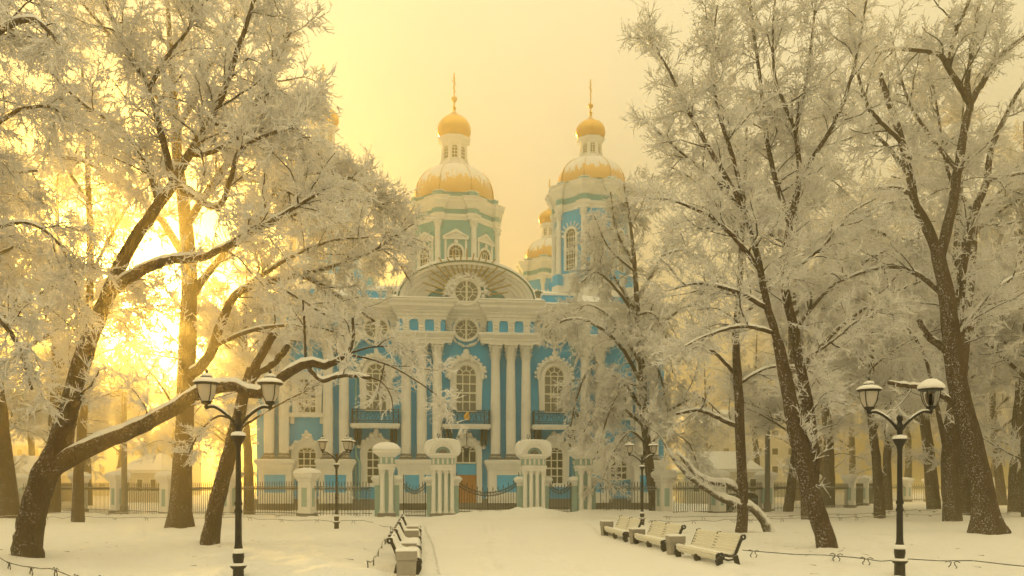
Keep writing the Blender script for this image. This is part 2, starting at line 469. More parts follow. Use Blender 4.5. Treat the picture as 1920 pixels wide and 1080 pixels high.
# ------------------------------------------------------------------ ground and path
xs = np.unique(np.concatenate([np.linspace(-700, -60, 24), np.linspace(-60, -16, 70), np.linspace(-16, 16, 170), np.linspace(16, 60, 70), np.linspace(60, 700, 24)]))
ys = np.unique(np.concatenate([np.linspace(-60, 8, 8), np.linspace(8, 34, 170), np.linspace(34, 64, 100), np.linspace(64, 130, 36), np.linspace(130, 1000, 24)]))
def far(X, Y):
    l, r = path_edges(Y)      # the path's own sheet lies in a shallow bed
    bed = sstep(.15, .5, X - l) * sstep(.15, .5, r - X) * (1 - sstep(47.5, 48.3, Y))
    return (ground_h(X, Y) - .12 * bed) * (1 - sstep(150, 300, np.hypot(X, Y)))
g = sheet('ground', xs, ys, far, 'snow'); tag(g, kind='structure')
pm = lambda X, Y: (X > path_edges(Y)[0] + 0.1) & (X < path_edges(Y)[1] - 0.1)
g = sheet('path', np.linspace(-5.2, 6.4, 130), np.unique(np.concatenate([np.linspace(3, 15, 12), np.linspace(15, 32, 190), np.linspace(32, 48.4, 70)])), lambda X, Y: ground_h(X, Y) + 0.012, 'packed_snow', pm)
tag(g, kind='structure')

# ================================================================== the cathedral
CH_LOC = (-3.9, 68.0, 0.0); CH_ROT = math.atan(0.11)
church = thing('cathedral', 'blue and white baroque cathedral with snowy gilded domes behind the gate', 'cathedral', CH_LOC, CH_ROT)
rnd = random.Random(3)

def arch_line(w, z0, zs, rise, n=14, cx=0.0):
    """outline up the left side, over an arch, down the right side"""
    h = w / 2
    pts = [(cx - h, z0), (cx - h, zs)]
    for i in range(1, n):
        a = PI - PI * i / n
        pts.append((cx + h * math.cos(a), zs + rise * math.sin(a)))
    return pts + [(cx + h, zs), (cx + h, z0)]

HALF = 17.3; DEPTH = 52.0; WT = 14.06
COLS = [-16.2, -15.0, -11.45, -10.15, -5.05, -3.75, -2.45, 2.45, 3.75, 5.05, 10.15, 11.45, 15.0, 16.2]
GROUPS = [(-16.9, -14.3), (-12.1, -9.45), (-5.7, -1.8), (1.8, 5.7), (9.45, 12.1), (14.3, 16.9)]
BAYS = [-13.2, -7.55, 0.0, 7.55, 13.2]
# walls and granite plinth
MB().box(-HALF, HALF, 0, DEPTH, 0.6, 17.4).build('wall', 'blue_stucco', church)
MB().box(-HALF - 0.12, HALF + 0.12, -0.12, DEPTH + 0.12, 0, 0.95).build('plinth', 'grey_granite', church)

# entablature, broken forward over the column groups
PRJ = 1.05
def front_path(groups, prj, ext=0.0):
    p = [(-HALF, DEPTH), (-HALF, 0)]
    for a, b in groups: p += [(a - ext, 0), (a - ext, -prj), (b + ext, -prj), (b + ext, 0)]
    return p + [(HALF, 0), (HALF, DEPTH)]
cp = front_path(GROUPS, PRJ)
MB().sweep(cp, [(0.02, 15.9), (0.10, 15.9), (0.10, 16.15), (0.2, 16.2), (0.2, 16.4), (0.34, 16.5), (0.34, 16.62), (0.62, 16.85), (0.7, 16.9), (0.7, 17.12), (0.86, 17.32), (0.86, 17.44), (0.02, 17.5)]).build('cornice', 'white_stucco', church)
MB().sweep(cp, [(0.0, 17.5), (0.8, 17.47), (0.86, 17.52), (0.7, 17.64), (0.0, 17.72)]).build('snow', 'cap_snow', church, True)
for a, b in GROUPS:
    # solid block above the columns, its blue frieze, its architrave
    MB().box(a + 0.02, b - 0.02, -PRJ + 0.03, 0.05, 14.5, 15.95).build('frieze', 'blue_stucco', church)
    e = 0.55
    MB().sweep([(a - e, 0.0), (a - e, -PRJ), (b + e, -PRJ), (b + e, 0.0)], [(-0.3, 14.0), (0.0, 14.0), (0.0, 14.22), (0.07, 14.25), (0.07, 14.46), (0.12, 14.5), (0.2, 14.62), (0.3, 14.7), (0.3, 14.8), (-0.3, 14.84)]).build('architrave', 'white_stucco', church)
    MB().sweep([(a - e, 0.0), (a - e, -PRJ), (b + e, -PRJ), (b + e, 0.0)], [(-0.3, 14.83), (0.28, 14.80), (0.3, 14.84), (0.2, 14.92), (-0.3, 14.94)]).build('snow', 'cap_snow', church, True)

# column, base and capital share their meshes
colm = MB().lathe([(0.40, 4.75), (0.425, 6.5), (0.42, 8.5), (0.395, 10.5), (0.36, 12.62)], 20).mesh('column', 'white_stucco', True, 50)
basem = MB().box(-0.58, 0.58, -0.58, 0.58, 4.2, 4.36).lathe([(0.5, 4.36), (0.55, 4.42), (0.5, 4.5), (0.45, 4.54), (0.49, 4.6), (0.47, 4.68), (0.40, 4.75)], 20).mesh('column_base', 'grey_granite', True, 40)
cb = MB().lathe([(0.36, 12.6), (0.40, 12.66), (0.36, 12.72), (0.37, 13.2), (0.44, 13.6), (0.52, 13.82)], 16)
for row, (z0, hh, rr) in enumerate(((12.72, 0.5, 0.37), (13.05, 0.55, 0.39))):
    for k in range(8):
        a = 2 * PI * (k + 0.5 * row) / 8
        ca, sa = math.cos(a), math.sin(a); tx, ty = -sa, ca
        pr = [(rr, z0, 0.10), (rr + 0.05, z0 + hh * 0.6, 0.13), (rr + 0.15, z0 + hh, 0.09), (rr + 0.18, z0 + hh - 0.1, 0.04)]
        cb.grid([[(ca * r + tx * w, sa * r + ty * w, z), (ca * (r + 0.04), sa * (r + 0.04), z), (ca * r - tx * w, sa * r - ty * w, z)] for r, z, w in pr], False)
for k in range(4):
    a = PI / 4 + k * PI / 2
    cb.ball((0.56 * math.cos(a), 0.56 * math.sin(a), 13.72), (0.13, 0.13, 0.14), 8, 5)
    cb.ball((0.52 * math.cos(a + PI / 4), 0.52 * math.sin(a + PI / 4), 13.9), (0.11, 0.11, 0.12), 8, 5)
cb.box(-0.56, 0.56, -0.56, 0.56, 13.86, 14.0)
capm = cb.mesh('capital', 'white_stucco', True, 45)
cons = MB().box(-0.27, 0.27, 0, 0.22, 14.84, 15.9).box(-0.33, 0.33, -0.04, 0.22, 15.72, 15.9)
for zz, rr in ((15.55, 0.16), (15.28, 0.13), (15.02, 0.12)): cons.ball((0, 0, zz), (0.2, 0.12, rr), 8, 5)
consm = cons.mesh('console', 'white_stucco', True, 40)
for u in COLS:
    c = link('column', colm, None, church, (u, -0.62, 0))
    link('capital', capm, None, c); link('column_base', basem, None, c)
    link('console', consm, None, church, (u, -PRJ - 0.12, 0))
for u in BAYS:      # consoles on the wall beside the oval windows
    if abs(u) < 13:
        for s in (-1, 1): link('console', consm, None, church, (u + s * 1.45, -0.1, 0))

# pedestals with blue panels and a snowy ledge
for a, b in GROUPS:
    p0 = -PRJ - 0.25
    pd = MB().box(a, b, p0, 0.1, 0.6, 3.35)
    pd.sweep([(a, 0.1), (a, p0), (b, p0), (b, 0.1)], [(-0.2, 3.35), (0.04, 3.35), (0.1, 3.55), (0.16, 3.75), (0.32, 3.95), (0.32, 4.08), (-0.2, 4.12)])
    pd.box(a + 0.02, b - 0.02, p0 + 0.02, 0.1, 4.0, 4.2)
    pd.box(a - 0.12, b + 0.12, p0 - 0.12, 0.1, 0.95, 1.2)
    pdo = pd.build('pedestal', 'white_stucco', church)
    w = b - a; panels = [(a + 0.45, b - 0.45)] if w < 3 else [(a + 0.55, a + 1.75), (b - 1.75, b - 0.55)]
    if a > 0 and w > 3: panels = [(a + 0.7, b - 0.8)]
    for q0, q1 in panels:
        MB().box(q0, q1, p0 - 0.012, p0 + 0.05, 1.5, 2.95).build('panel', 'blue_stucco', pdo)
        MB().strip_xz([(q0, 1.5), (q0, 2.95), (q1, 2.95), (q1, 1.5), (q0, 1.5)], [(q0 - 0.1, 1.4), (q0 - 0.1, 3.05), (q1 + 0.1, 3.05), (q1 + 0.1, 1.4), (q0 - 0.1, 1.4)], p0 - 0.05, p0 + 0.02).build('panel_frame', 'white_stucco', pdo)
    sn = MB().sweep([(a, 0.1), (a, p0), (b, p0), (b, 0.1)], [(-0.6, 4.10), (0.30, 4.09), (0.32, 4.14), (0.2, 4.22), (-0.6, 4.24)])
    sn.build('snow', 'cap_snow', pdo, True)

def lumps(mb, pts, r, y, depth=0.16, seed=0):
    rr = random.Random(seed)
    for x, z in pts:
        q = r * rr.uniform(0.7, 1.25)
        mb.ball((x + rr.uniform(-.3, .3) * r, y - rr.uniform(0, .06), z + rr.uniform(-.3, .3) * r), (q, depth * rr.uniform(.7, 1.2), q * rr.uniform(.7, 1.2)), 7, 4)
    return mb

def surround(win, cx, w, z0, zs, rise, wid, y=-0.32, crest=True, seed=1):
    """moulded white surround with a carved head"""
    i = arch_line(w, z0, zs, rise, 16, cx); o = arch_line(w + 2 * wid, z0, zs, rise + wid, 16, cx)
    m1 = arch_line(w + 0.9 * wid, z0, zs, rise + 0.45 * wid, 16, cx)
    mb = MB().strip_xz(i, m1, y, 0.0).strip_xz(m1, o, y + 0.08, 0.0)
    k = arch_line(w + 2 * wid + 0.16, zs - 0.15, zs, rise + wid + 0.08, 16, cx)
    mb.strip_xz(o, [(x, max(z, zs - 0.15)) if z < zs else (x, z) for x, z in k], y - 0.02, 0.0)
    mb.build('surround', 'white_stucco', win)
    if crest:
        pts = []; h = w / 2 + wid * 1.25; n = 30
        for j in range(n + 1):
            a = PI * (-0.06 + 1.12 * j / n)
            pts.append((cx + h * math.cos(a), zs + (rise + wid * 1.2) * math.sin(a)))
            if j % 2: pts.append((cx + (h + 0.22) * math.cos(a), zs + (rise + wid * 1.2 + 0.2) * math.sin(a)))
        c = MB(); lumps(c, pts, 0.17, y - 0.04, 0.14, seed)
        lumps(c, [(cx, zs + rise + wid * 1.2 + .25), (cx - .3, zs + rise + wid * 1.2 + .16), (cx + .3, zs + rise + wid * 1.2 + .16), (cx, zs + rise + wid * 1.2 + .5)], 0.24, y - 0.08, 0.16, seed + 9)
        c.build('carving', 'white_stucco', win, True)

PANE = {}
def pane_mesh(w, h, mat):
    k = (round(w, 3), round(h, 3), mat)
    if k not in PANE: PANE[k] = MB().box(-w / 2, w / 2, -0.01, 0.03, -h / 2, h / 2).mesh('pane', mat)
    return PANE[k]

def window(cx, w, z0, zs, rise, cols, rows, mat, wid, y=-0.32, crest=True, seed=1, arched=True, parent=None):
    win = node('window', parent or church)
    surround(win, cx, w, z0, zs, rise, wid, y, crest, seed)
    yf = y + 0.16
    fr = MB(); mw = 0.09
    xs = [cx - w / 2 + w * i / cols for i in range(cols + 1)]
    zs_ = [z0 + (zs - z0) * i / rows for i in range(rows + 1)]
    for i, x in enumerate(xs):
        t_ = mw if 0 < i < cols else 0.14
        fr.box(x - t_ / 2, x + t_ / 2, yf - 0.05, yf + 0.06, z0, zs)
    for i, z in enumerate(zs_):
        t_ = mw if i not in (0, rows // 2) else 0.13
        fr.box(cx - w / 2, cx + w / 2, yf - 0.058, yf + 0.055, z - t_ / 2, z + t_ / 2)
    if arched:
        h = w / 2
        inn = [(cx + (h - .1) * math.cos(PI * j / 16), zs + (rise - .1) * math.sin(PI * j / 16)) for j in range(17)]
        out = [(cx + (h + .03) * math.cos(PI * j / 16), zs + (rise + .03) * math.sin(PI * j / 16)) for j in range(17)]
        fr.strip_xz(inn, out, yf - 0.05, yf + 0.06)
        q = h * 0.42
        inn = [(cx + (q - .04) * math.cos(PI * j / 12), zs + rise / h * (q - .04) * math.sin(PI * j / 12)) for j in range(13)]
        out = [(cx + (q + .04) * math.cos(PI * j / 12), zs + rise / h * (q + .04) * math.sin(PI * j / 12)) for j in range(13)]
        fr.strip_xz(inn, out, yf - 0.05, yf + 0.06)
        for j in range(1, 4):
            a = PI * j / 4
            fr.tube([(cx + q * math.cos(a), yf, zs + rise / h * q * math.sin(a)), (cx + h * math.cos(a), yf, zs + rise * math.sin(a))], 0.045, 4)
        fan = MB().extrude_xz([(cx + h * math.cos(PI * j / 16), zs + rise * math.sin(PI * j / 16)) for j in range(17)], yf + 0.02, yf + 0.07)
        fan.build('fanlight', mat, win)
    fr.build('frame', 'white_paint', win)
    pw, ph = w / cols, (zs - z0) / rows
    for i in range(cols):
        for j in range(rows):
            link('pane', pane_mesh(pw, ph, mat), None, win, (xs[i] + pw / 2, yf + 0.02, zs_[j] + ph / 2))
    return win

def oval(cx, zc, rx, rz, y, parent, ring=0.18, seed=4, full=True):
    win = node('oval_window', parent)
    n = 28
    el = lambda a, b, k0=0: [(cx + a * math.cos(2 * PI * j / n), zc + b * math.sin(2 * PI * j / n)) for j in range(n + 1)]
    MB().strip_xz(el(rx, rz), el(rx + ring, rz + ring), y - 0.12, 0.0 if y > -1 else y + 0.3).build('surround', 'white_stucco', win)
    fr = MB().strip_xz(el(rx - 0.07, rz - 0.07), el(rx + 0.02, rz + 0.02), y - 0.05, y + 0.05).strip_xz(el(rx * .5 - .03, rz * .5 - .03), el(rx * .5 + .03, rz * .5 + .03), y - 0.04, y + 0.05)
    fr.box(cx - 0.09, cx + 0.09, y - 0.06, y + 0.04, zc - rz, zc + rz).box(cx - rx, cx + rx, y - 0.05, y + 0.045, zc - 0.03, zc + 0.03)
    for j in range(8):
        a = PI / 8 + j * PI / 4
        fr.tube([(cx + rx * .5 * math.cos(a), y, zc + rz * .5 * math.sin(a)), (cx + rx * math.cos(a), y, zc + rz * math.sin(a))], 0.03, 4)
    fr.build('frame', 'white_paint', win)
    MB().extrude_xz(el(rx, rz)[:-1], y + 0.02, y + 0.06).build('pane', 'curtained_glass', win)
    return win

# main windows, balconies, ground floor
rail_cache = {}
def balcony(cx, z, gold):
    b = node('balcony', church, (cx, -0.1, z))
    w, d = 1.9, 1.15
    MB().box(-w, w, -d, 0.1, -0.22, -0.02).sweep([(-w, 0.1), (-w, -d), (w, -d), (w, 0.1)], [(-0.3, -0.40), (0.0, -0.40), (0.08, -0.3), (0.12, -0.18), (0.12, -0.06), (-0.3, -0.04)]).build('slab', 'white_stucco', b)
    MB().sweep([(-w, 0.1), (-w, -d), (w, -d), (w, 0.1)], [(-0.3, -0.05), (0.1, -0.06), (0.12, -0.01), (-0.3, 0.04)]).build('snow', 'cap_snow', b, True)
    r = MB(); H = 1.15; path = [(-w, 0.0), (-w, -d), (w, -d), (w, 0.0)]
    for z0 in (0.10, 0.24, H - 0.2, H):
        r.tube([(x, y, z0) for x, y in path], 0.035, 5)
    for i in range(5):
        x = -w + 2 * w * i / 4
        if i in (0, 1, 3, 4): r.tube([((-w, -w + .42, 0, w - .42, w)[i], -d, 0), ((-w, -w + .42, 0, w - .42, w)[i], -d, H + 0.08)], 0.035, 5)
    ring = lambda x, zz, q, n=12: r.tube([(x + q * math.cos(2 * PI * j / n), -d, zz + q * math.sin(2 * PI * j / n)) for j in range(n + 1)], 0.02, 4, False)
    zc = 0.6
    ring(0, zc, 0.36, 18); ring(0, zc, 0.12)
    for j in range(8):
        a = j * PI / 4
        r.tube([(0.12 * math.cos(a), -d, zc + 0.12 * math.sin(a)), (0.36 * math.cos(a), -d, zc + 0.36 * math.sin(a))], 0.018, 4)
    for sx in (-1, 1):
        for x, zz, q in ((0.62, zc + .14, .15), (0.66, zc - .16, .14), (0.98, zc, .2), (1.28, zc + .16, .13), (1.28, zc - .16, .13), (1.69, zc, .17), (1.69, zc + .25, .08), (1.69, zc - .25, .08)):
            ring(sx * x, zz, q)
        r.tube([(sx * .36, -d, zc), (sx * .6, -d, zc + .3), (sx * .85, -d, zc - .25), (sx * 1.1, -d, zc + .3), (sx * 1.45, -d, zc)], 0.018, 4)
        for j in range(1, 6): r.tube([(sx * w, -d + d * j / 6, 0.1), (sx * w, -d + d * j / 6, H)], 0.018, 4)
    r.build('railing', 'iron', b)
    if gold:
        e = MB(); lumps(e, [(0, .6), (0.1, .68), (-.1, .68), (0.08, .5), (-.08, .5), (0, .78)], 0.17, -d - 0.02, 0.06, 3); e.build('gilt_emblem', 'gilt', b, True)
    for sx in (-1, 1):
        for dx in (0.0, 0.34):
            x = sx * (w - 0.25 - dx)
            MB().extrude_xz([(x - .11, -0.4), (x + .11, -0.4), (x + .11, -1.2), (x + .05, -1.75), (x, -1.85), (x - .07, -1.7), (x - .11, -1.2)], -0.75, 0.05).build('bracket', 'cast_iron', b)
    return b

for k, u in enumerate((-7.55, 0.0, 7.55)):
    window(u, 1.75, 8.4, 11.45, 0.88, 3, 4, 'curtained_glass', 0.42, seed=10 + k)
    balcony(u, 7.2, u == 0.0)
    if u:
        window(u, 1.55, 2.2, 4.9, 0.5, 3, 4, 'dark_glass', 0.45, crest=False)
        MB().box(u - 1.4, u + 1.4, -0.45, 0.0, 1.95, 2.2).build('sill', 'white_stucco', church)
        MB().box(u - 1.42, u + 1.42, -0.46, 0.0, 2.2, 2.27).build('snow', 'cap_snow', church)
    # scrolled head over the ground floor opening
    sc = MB(); zt = 5.75
    prof = [(-1.55, zt - .35), (-1.2, zt + .05), (-.7, zt + .25), (-.4, zt + .65), (0, zt + .95), (.4, zt + .65), (.7, zt + .25), (1.2, zt + .05), (1.55, zt - .35)]
    sc.strip_xz([(u + x * .8, min(z, zt) - .18) for x, z in prof], [(u + x, z) for x, z in prof], -0.36, 0.0)
    lumps(sc, [(u + x * .9, z - .1) for x, z in prof] + [(u, zt + .3), (u - .3, zt + .15), (u + .3, zt + .15), (u, zt + .6)], 0.2, -0.4, 0.13, 30 + k)
    sc.build('scrolled_pediment', 'white_stucco', church, True, 40)
    oval(u, 15.3 if u == 0 else 15.25, 0.98, 0.86, -0.12, church)
    gl = MB(); lumps(gl, [(u + 1.25 * math.cos(a), 15.15 + 1.25 * math.sin(a)) for a in [PI * (1.12 + .76 * j / 15) for j in range(16)]], 0.12, -0.1, 0.12, 50 + k)
    lumps(gl, [(u + 1.15 * math.cos(a), 15.3 + 1.05 * math.sin(a)) for a in [PI * (.2 + .6 * j / 11) for j in range(12)]] + [(u, 16.45), (u - .2, 16.3), (u + .2, 16.3)], 0.17, -0.14, 0.14, 60 + k)
    gl.build('garland', 'white_stucco', church, True)
for u in (-13.2, 13.2):
    wn_ = window(u, 1.45, 8.1, 10.9, 0.01, 3, 5, 'dark_glass', 0.45, crest=False, arched=False)
    MB().box(u - 1.5, u + 1.5, -0.45, 0, 7.75, 8.1).box(u - 1.35, u - 1.05, -0.3, 0, 7.2, 7.75).box(u + 1.05, u + 1.35, -0.3, 0, 7.2, 7.75).build('sill', 'white_stucco', wn_)
    wn_ = window(u, 1.5, 2.6, 4.85, 0.4, 3, 4, 'dark_glass', 0.45, crest=False)
    c = MB(); prof = [(-1.4, 5.2), (-1, 5.7), (-.5, 5.85), (-.3, 6.3), (0, 6.6), (.3, 6.3), (.5, 5.85), (1, 5.7), (1.4, 5.2)]
    c.strip_xz([(u + x * .7, min(z, 5.5) - .1) for x, z in prof], [(u + x, z) for x, z in prof], -0.36, 0.0)
    lumps(c, [(u + x * .9, z - .1) for x, z in prof] + [(u, 6.0)], 0.18, -0.4, 0.12, 77); c.build('scrolled_pediment', 'white_stucco', wn_, True, 40)
    oval(u, 15.25, 0.9, 0.8, -0.12, church)
# doorway: fanlight window above, blue infill, oak leaves
dw = node('doorway', church)
MB().strip_xz(arch_line(1.75, 0.6, 5.0, 0.55, 12), arch_line(2.65, 0.6, 5.0, 0.95, 12), -0.42, 0).build('surround', 'white_stucco', dw)
window(0, 1.7, 4.0, 5.0, 0.5, 3, 1, 'dark_glass', 0.1, y=-0.28, crest=False, parent=church)
MB().box(-0.86, 0.86, -0.1, 0.0, 2.95, 3.9).build('infill', 'blue_stucco', dw)
for s in (-1, 1):
    leaf = MB().box(min(0.01 * s, s * 0.84), max(0.01 * s, s * 0.84), -0.16, -0.02, 0.6, 2.98).build('door', 'oak_door', dw)
    for z0, z1 in ((0.75, 1.35), (1.5, 2.15), (2.3, 2.85)):
        MB().strip_xz([(s * .2, z0 + .1), (s * .2, z1 - .1), (s * .66, z1 - .1), (s * .66, z0 + .1), (s * .2, z0 + .1)], [(s * .12, z0), (s * .12, z1), (s * .74, z1), (s * .74, z0), (s * .12, z0)], -0.2, -0.1).build('moulding', 'oak_door', dw)
hl = MB().tube([(0, -1.0, 6.6), (0, -1.0, 5.35)], 0.025, 4).lathe([(0.03, 5.4), (0.26, 5.2), (0.24, 5.1), (0.16, 4.5), (0.05, 4.4)], 6, 0, -1.0)
hl.build('hanging_lantern', 'iron', church)
# drainpipes
for u in (-9.2, 9.2):
    dp = MB().lathe([(0.09, 1.0), (0.09, 13.9)], 8, u, -0.25).frustum((u - .1, u + .1, -.35, -.15), (u - .28, u + .28, -.5, -.1), 13.5, 14.0)
    dp.tube([(u, -0.25, 4.6), (u + 0.35, -0.7, 3.9), (u + 0.35, -0.9, 0.9)], 0.1, 8); dp.build('drainpipe', 'teal_stucco', church, True, 40)

# arched pediment with an oval light and gilded rays
ped = node('pediment', church)
py0 = -PRJ
el = lambda a, b, n=32: [(a * math.cos(PI - PI * j / n), 17.5 + b * math.sin(PI - PI * j / n)) for j in range(n + 1)]
MB().extrude_xz(el(5.0, 2.6), py0 + 0.5, 0.5).build('tympanum', 'teal_stucco', ped)
am = MB().strip_xz(el(4.35, 2.05), el(4.7, 2.4), py0 + 0.3, 0.4).strip_xz(el(4.7, 2.4), el(5.05, 2.75), py0 + 0.12, 0.4).strip_xz(el(5.05, 2.75), el(5.35, 3.0), py0 - 0.1, 0.4).strip_xz(el(5.35, 3.0), el(5.6, 3.22), py0 - 0.35, 0.4)
am.build('arch_moulding', 'white_stucco', ped)
MB().strip_xz(el(3.45, 1.45), el(3.75, 1.68), py0 + 0.34, 0.5).strip_xz(el(3.75, 1.68), el(4.36, 2.06), py0 + 0.42, 0.5).build('arch_moulding', 'white_stucco', ped)
MB().strip_xz(el(5.6, 3.22), el(5.72, 3.32), py0 - 0.42, 9.0).build('arch_roof', 'roof_metal', ped)
MB().strip_xz(el(5.70, 3.30), el(5.86, 3.62), py0 - 0.25, 18.0).build('snow', 'cap_snow', ped, True)
ow = oval(0, 18.35, 1.02, 0.98, py0 + 0.30, ped, 0.2)
cv = MB(); rr = random.Random(8)
for j in range(110):
    a = PI * (-0.04 + 1.08 * rr.random()); q = rr.uniform(1.3, 2.0)
    cv.ball((q * math.cos(a), py0 + 0.28 - rr.uniform(0, .12), 18.1 + q * 1.0 * math.sin(a)), (rr.uniform(.12, .26), .16, rr.uniform(.1, .22)), 7, 4)
cv.build('carved_clouds', 'white_stucco', ped, True)
for j in range(19):
    a = PI * (0.02 + 0.96 * j / 18)
    q0, q1 = 1.95, 3.55 + (0.25 if j % 2 else -.1)
    p0 = Vector((q0 * math.cos(a), py0 + 0.05, 18.0 + q0 * math.sin(a))); p1 = Vector((q1 * math.cos(a), py0 - 0.45, 18.0 + q1 * math.sin(a)))
    MB().tube([p0, p1], [0.085, 0.06], 5).build('gilt_ray', 'gilt_ray', ped)

# snow covered roof
def hip(mb, x, y0, y1, z, ins, zr):
    mb.frustum((-x, x, y0, y1), (-x + ins, x - ins, y0 + ins, y1 - ins), z, zr); return mb
roof = hip(MB(), HALF + 0.55, -0.35, DEPTH + 0.5, 17.72, 10.5, 21.4).build('roof', 'snow', church)
for u, v, z in ((6.6, 3.0, 18.8), (-6.6, 3.0, 18.8)):
    dm = node('dormer', church, (u, v, z)); dm.scale = (.62, .8, .62)
    n = 20; cr = lambda a, b: [(a * math.cos(PI - PI * j / n), b * math.sin(PI - PI * j / n)) for j in range(n + 1)]
    sc = MB().strip_xz(cr(0.72, 0.8), cr(0.98, 1.05), -0.25, 2.2)
    for j in range(11):
        a = PI * j / 10; sc.ball((1.0 * math.cos(a), -0.2, 1.08 * math.sin(a)), 0.13, 6, 4)
    sc.build('dormer_frame', 'roof_metal', dm, True, 40)
    MB().extrude_xz(cr(0.75, 0.82), -0.05, 0.5).build('pane', 'curtained_glass', dm)
# low attic pieces beside the pediment
for s in (-1, 1):
    for a, b in ((6.6, 9.3), (12.4, 14.2)):
        MB().box(min(s * a, s * b), max(s * a, s * b), 0.05, 0.9, 17.6, 18.45).build('attic_block', 'blue_stucco', church)
        MB().box(min(s * a, s * b) - .1, max(s * a, s * b) + .1, -0.05, 1.0, 18.45, 18.62).build('snow', 'cap_snow', church)
    for a in (9.3, 14.2, 11.9):
        MB().box(s * (a + .35) - .35, s * (a + .35) + .35, -0.05, 0.95, 17.6, 18.75).build('attic_pier', 'white_stucco', church)

# ------------------------------------------------------------------ towers
def oct_pts(a, rot=PI / 8):
    R = a / math.cos(PI / 8)
    return [(R * math.cos(rot + k * PI / 4), R * math.sin(rot + k * PI / 4)) for k in range(8)]
T8 = PI / 8
def tower(u, v, a, z0, zp, zc, zk, zd, zt, zl, zo, zb, zx, lr, orad, big):
    t = node('tower', church, (u, v, 0))
    R = lambda q: q / math.cos(T8)
    MB().lathe([(R(a * 0.97), z0), (R(a * 0.97), zk - 0.2)], 8, 0, 0, T8).build('drum', 'blue_stucco' if not big else 'teal_stucco', t)
    MB().lathe([(R(a * 1.02), z0), (R(a * 1.02), zp - 1.9), (R(a * 1.1), zp - 1.8), (R(a * 1.1), zp - 1.6), (R(a), zp - 1.55), (R(a), zp - .2), (R(a * 1.05), zp - .1), (R(a * 1.05), zp)], 8, 0, 0, T8).build('base', 'white_stucco', t)
    # stepped entablature that breaks forward at the corners
    pts = oct_pts(a * 0.98); path = []
    e = 0.62 if big else 0.5; pj = 0.42 if big else 0.36
    for k in range(8):
        p = Vector(pts[k]); q0 = (Vector(pts[k - 1]) - p).normalized(); q1 = (Vector(pts[(k + 1) % 8]) - p).normalized()
        n0 = Vector((q0.y, -q0.x)); n0 = n0 if n0.dot(p) > 0 else -n0
        n1 = Vector((q1.y, -q1.x)); n1 = n1 if n1.dot(p) > 0 else -n1
        w0 = p + q0 * e; w1 = p + q1 * e
        path += [tuple(w0), tuple(w0 + n0 * pj), tuple(p + p.normalized() * pj / math.cos(T8)), tuple(w1 + n1 * pj), tuple(w1)]
    h = zk - zc
    f = lambda k: zc + h * k
    pr = [(-0.3, f(0)), (0.0, f(0)), (0.0, f(.13)), (0.08, f(.15)), (0.12, f(.24)), (0.12, f(.27)), (-0.05, f(.30)), (-0.05, f(.52)), (0.06, f(.54)), (0.16, f(.62)), (0.2, f(.66)), (0.45, f(.80)), (0.5, f(.82)), (0.5, f(.90)), (0.62, f(.98)), (-0.4, f(1.03))]
    MB().sweep(path, pr, True).build('cornice', 'white_stucco', t)
    MB().sweep(path, [(-0.045, f(.31)), (-0.030, f(.31)), (-0.030, f(.51)), (-0.045, f(.51))], True).build('frieze', 'teal_stucco', t)
    MB().sweep(path, [(-0.5, f(1.0)), (0.6, f(.99)), (0.64, f(1.02)), (0.4, f(1.06)), (-0.5, f(1.09))], True).build('snow', 'cap_snow', t, True)
    ring = [(p_[0] / a * (a - .1), p_[1] / a * (a - .1)) for p_ in path]
    MB().sweep(ring, [(-0.6, zk), (-0.15, zk), (-0.15, zd - .15), (-0.05, zd - .1), (-0.05, zd + .03), (-0.6, zd + .05)], True).build('attic_ring', 'teal_stucco', t)
    MB().sweep(ring, [(-0.7, zd + .03), (-0.02, zd + .02), (0.0, zd + .07), (-0.3, zd + .16), (-0.7, zd + .2)], True).build('snow', 'cap_snow', t, True)
    # columns at the corners
    ch = zc - zp; cr = 0.34 if big else 0.27
    cm = MB().lathe([(cr * 1.25, zp), (cr * 1.3, zp + .15), (cr * 1.05, zp + .25), (cr, zp + .35), (cr * .86, zc - .85)], 14)
    cm.lathe([(cr * .9, zc - .85), (cr * .95, zc - .5), (cr * 1.25, zc - .2), (cr * 1.45, zc - .12)], 12)
    for k in range(8):
        for zz in (zc - .6, zc - .32):
            an = k * PI / 4 + (0 if zz < zc - .5 else T8); cm.ball((cr * 1.15 * math.cos(an), cr * 1.15 * math.sin(an), zz), (cr * .28, cr * .28, .13), 6, 4)
    cm.box(-cr * 1.35, cr * 1.35, -cr * 1.35, cr * 1.35, zc - .13, zc)
    cmm = cm.mesh('column', 'white_stucco', True, 45)
    pdm = MB().box(-.55, .55, -.5, .5, z0, zp - 1.1).mesh('pedestal', 'white_stucco'); pdb = MB().box(-.5, .5, -.46, .46, zp - 1.1, zp).mesh('pedestal', 'blue_stucco')
    for k in range(8):
        an = T8 + k * PI / 4; rr_ = R(a * .98) + pj * .25
        c = link('column', cmm, None, t, (rr_ * math.cos(an), rr_ * math.sin(an), 0)); c.rotation_euler = (0, 0, an + PI / 2)
        for mm in (pdm, pdb):
            c = link('pedestal', mm, None, t, (rr_ * math.cos(an), rr_ * math.sin(an), 0)); c.rotation_euler = (0, 0, an + PI / 2)
    # windows on the eight faces
    ww = a * 0.30; wz0 = zp + .35; wzs = zc - ch * (0.47 if big else 0.38)
    ha = arch_line(ww, wz0, wzs, ww / 2, 12); hb = arch_line(ww + .5, wz0, wzs, ww / 2 + .25, 12)
    y = -0.14
    sm = MB().strip_xz(ha, hb, y - .08, .1)
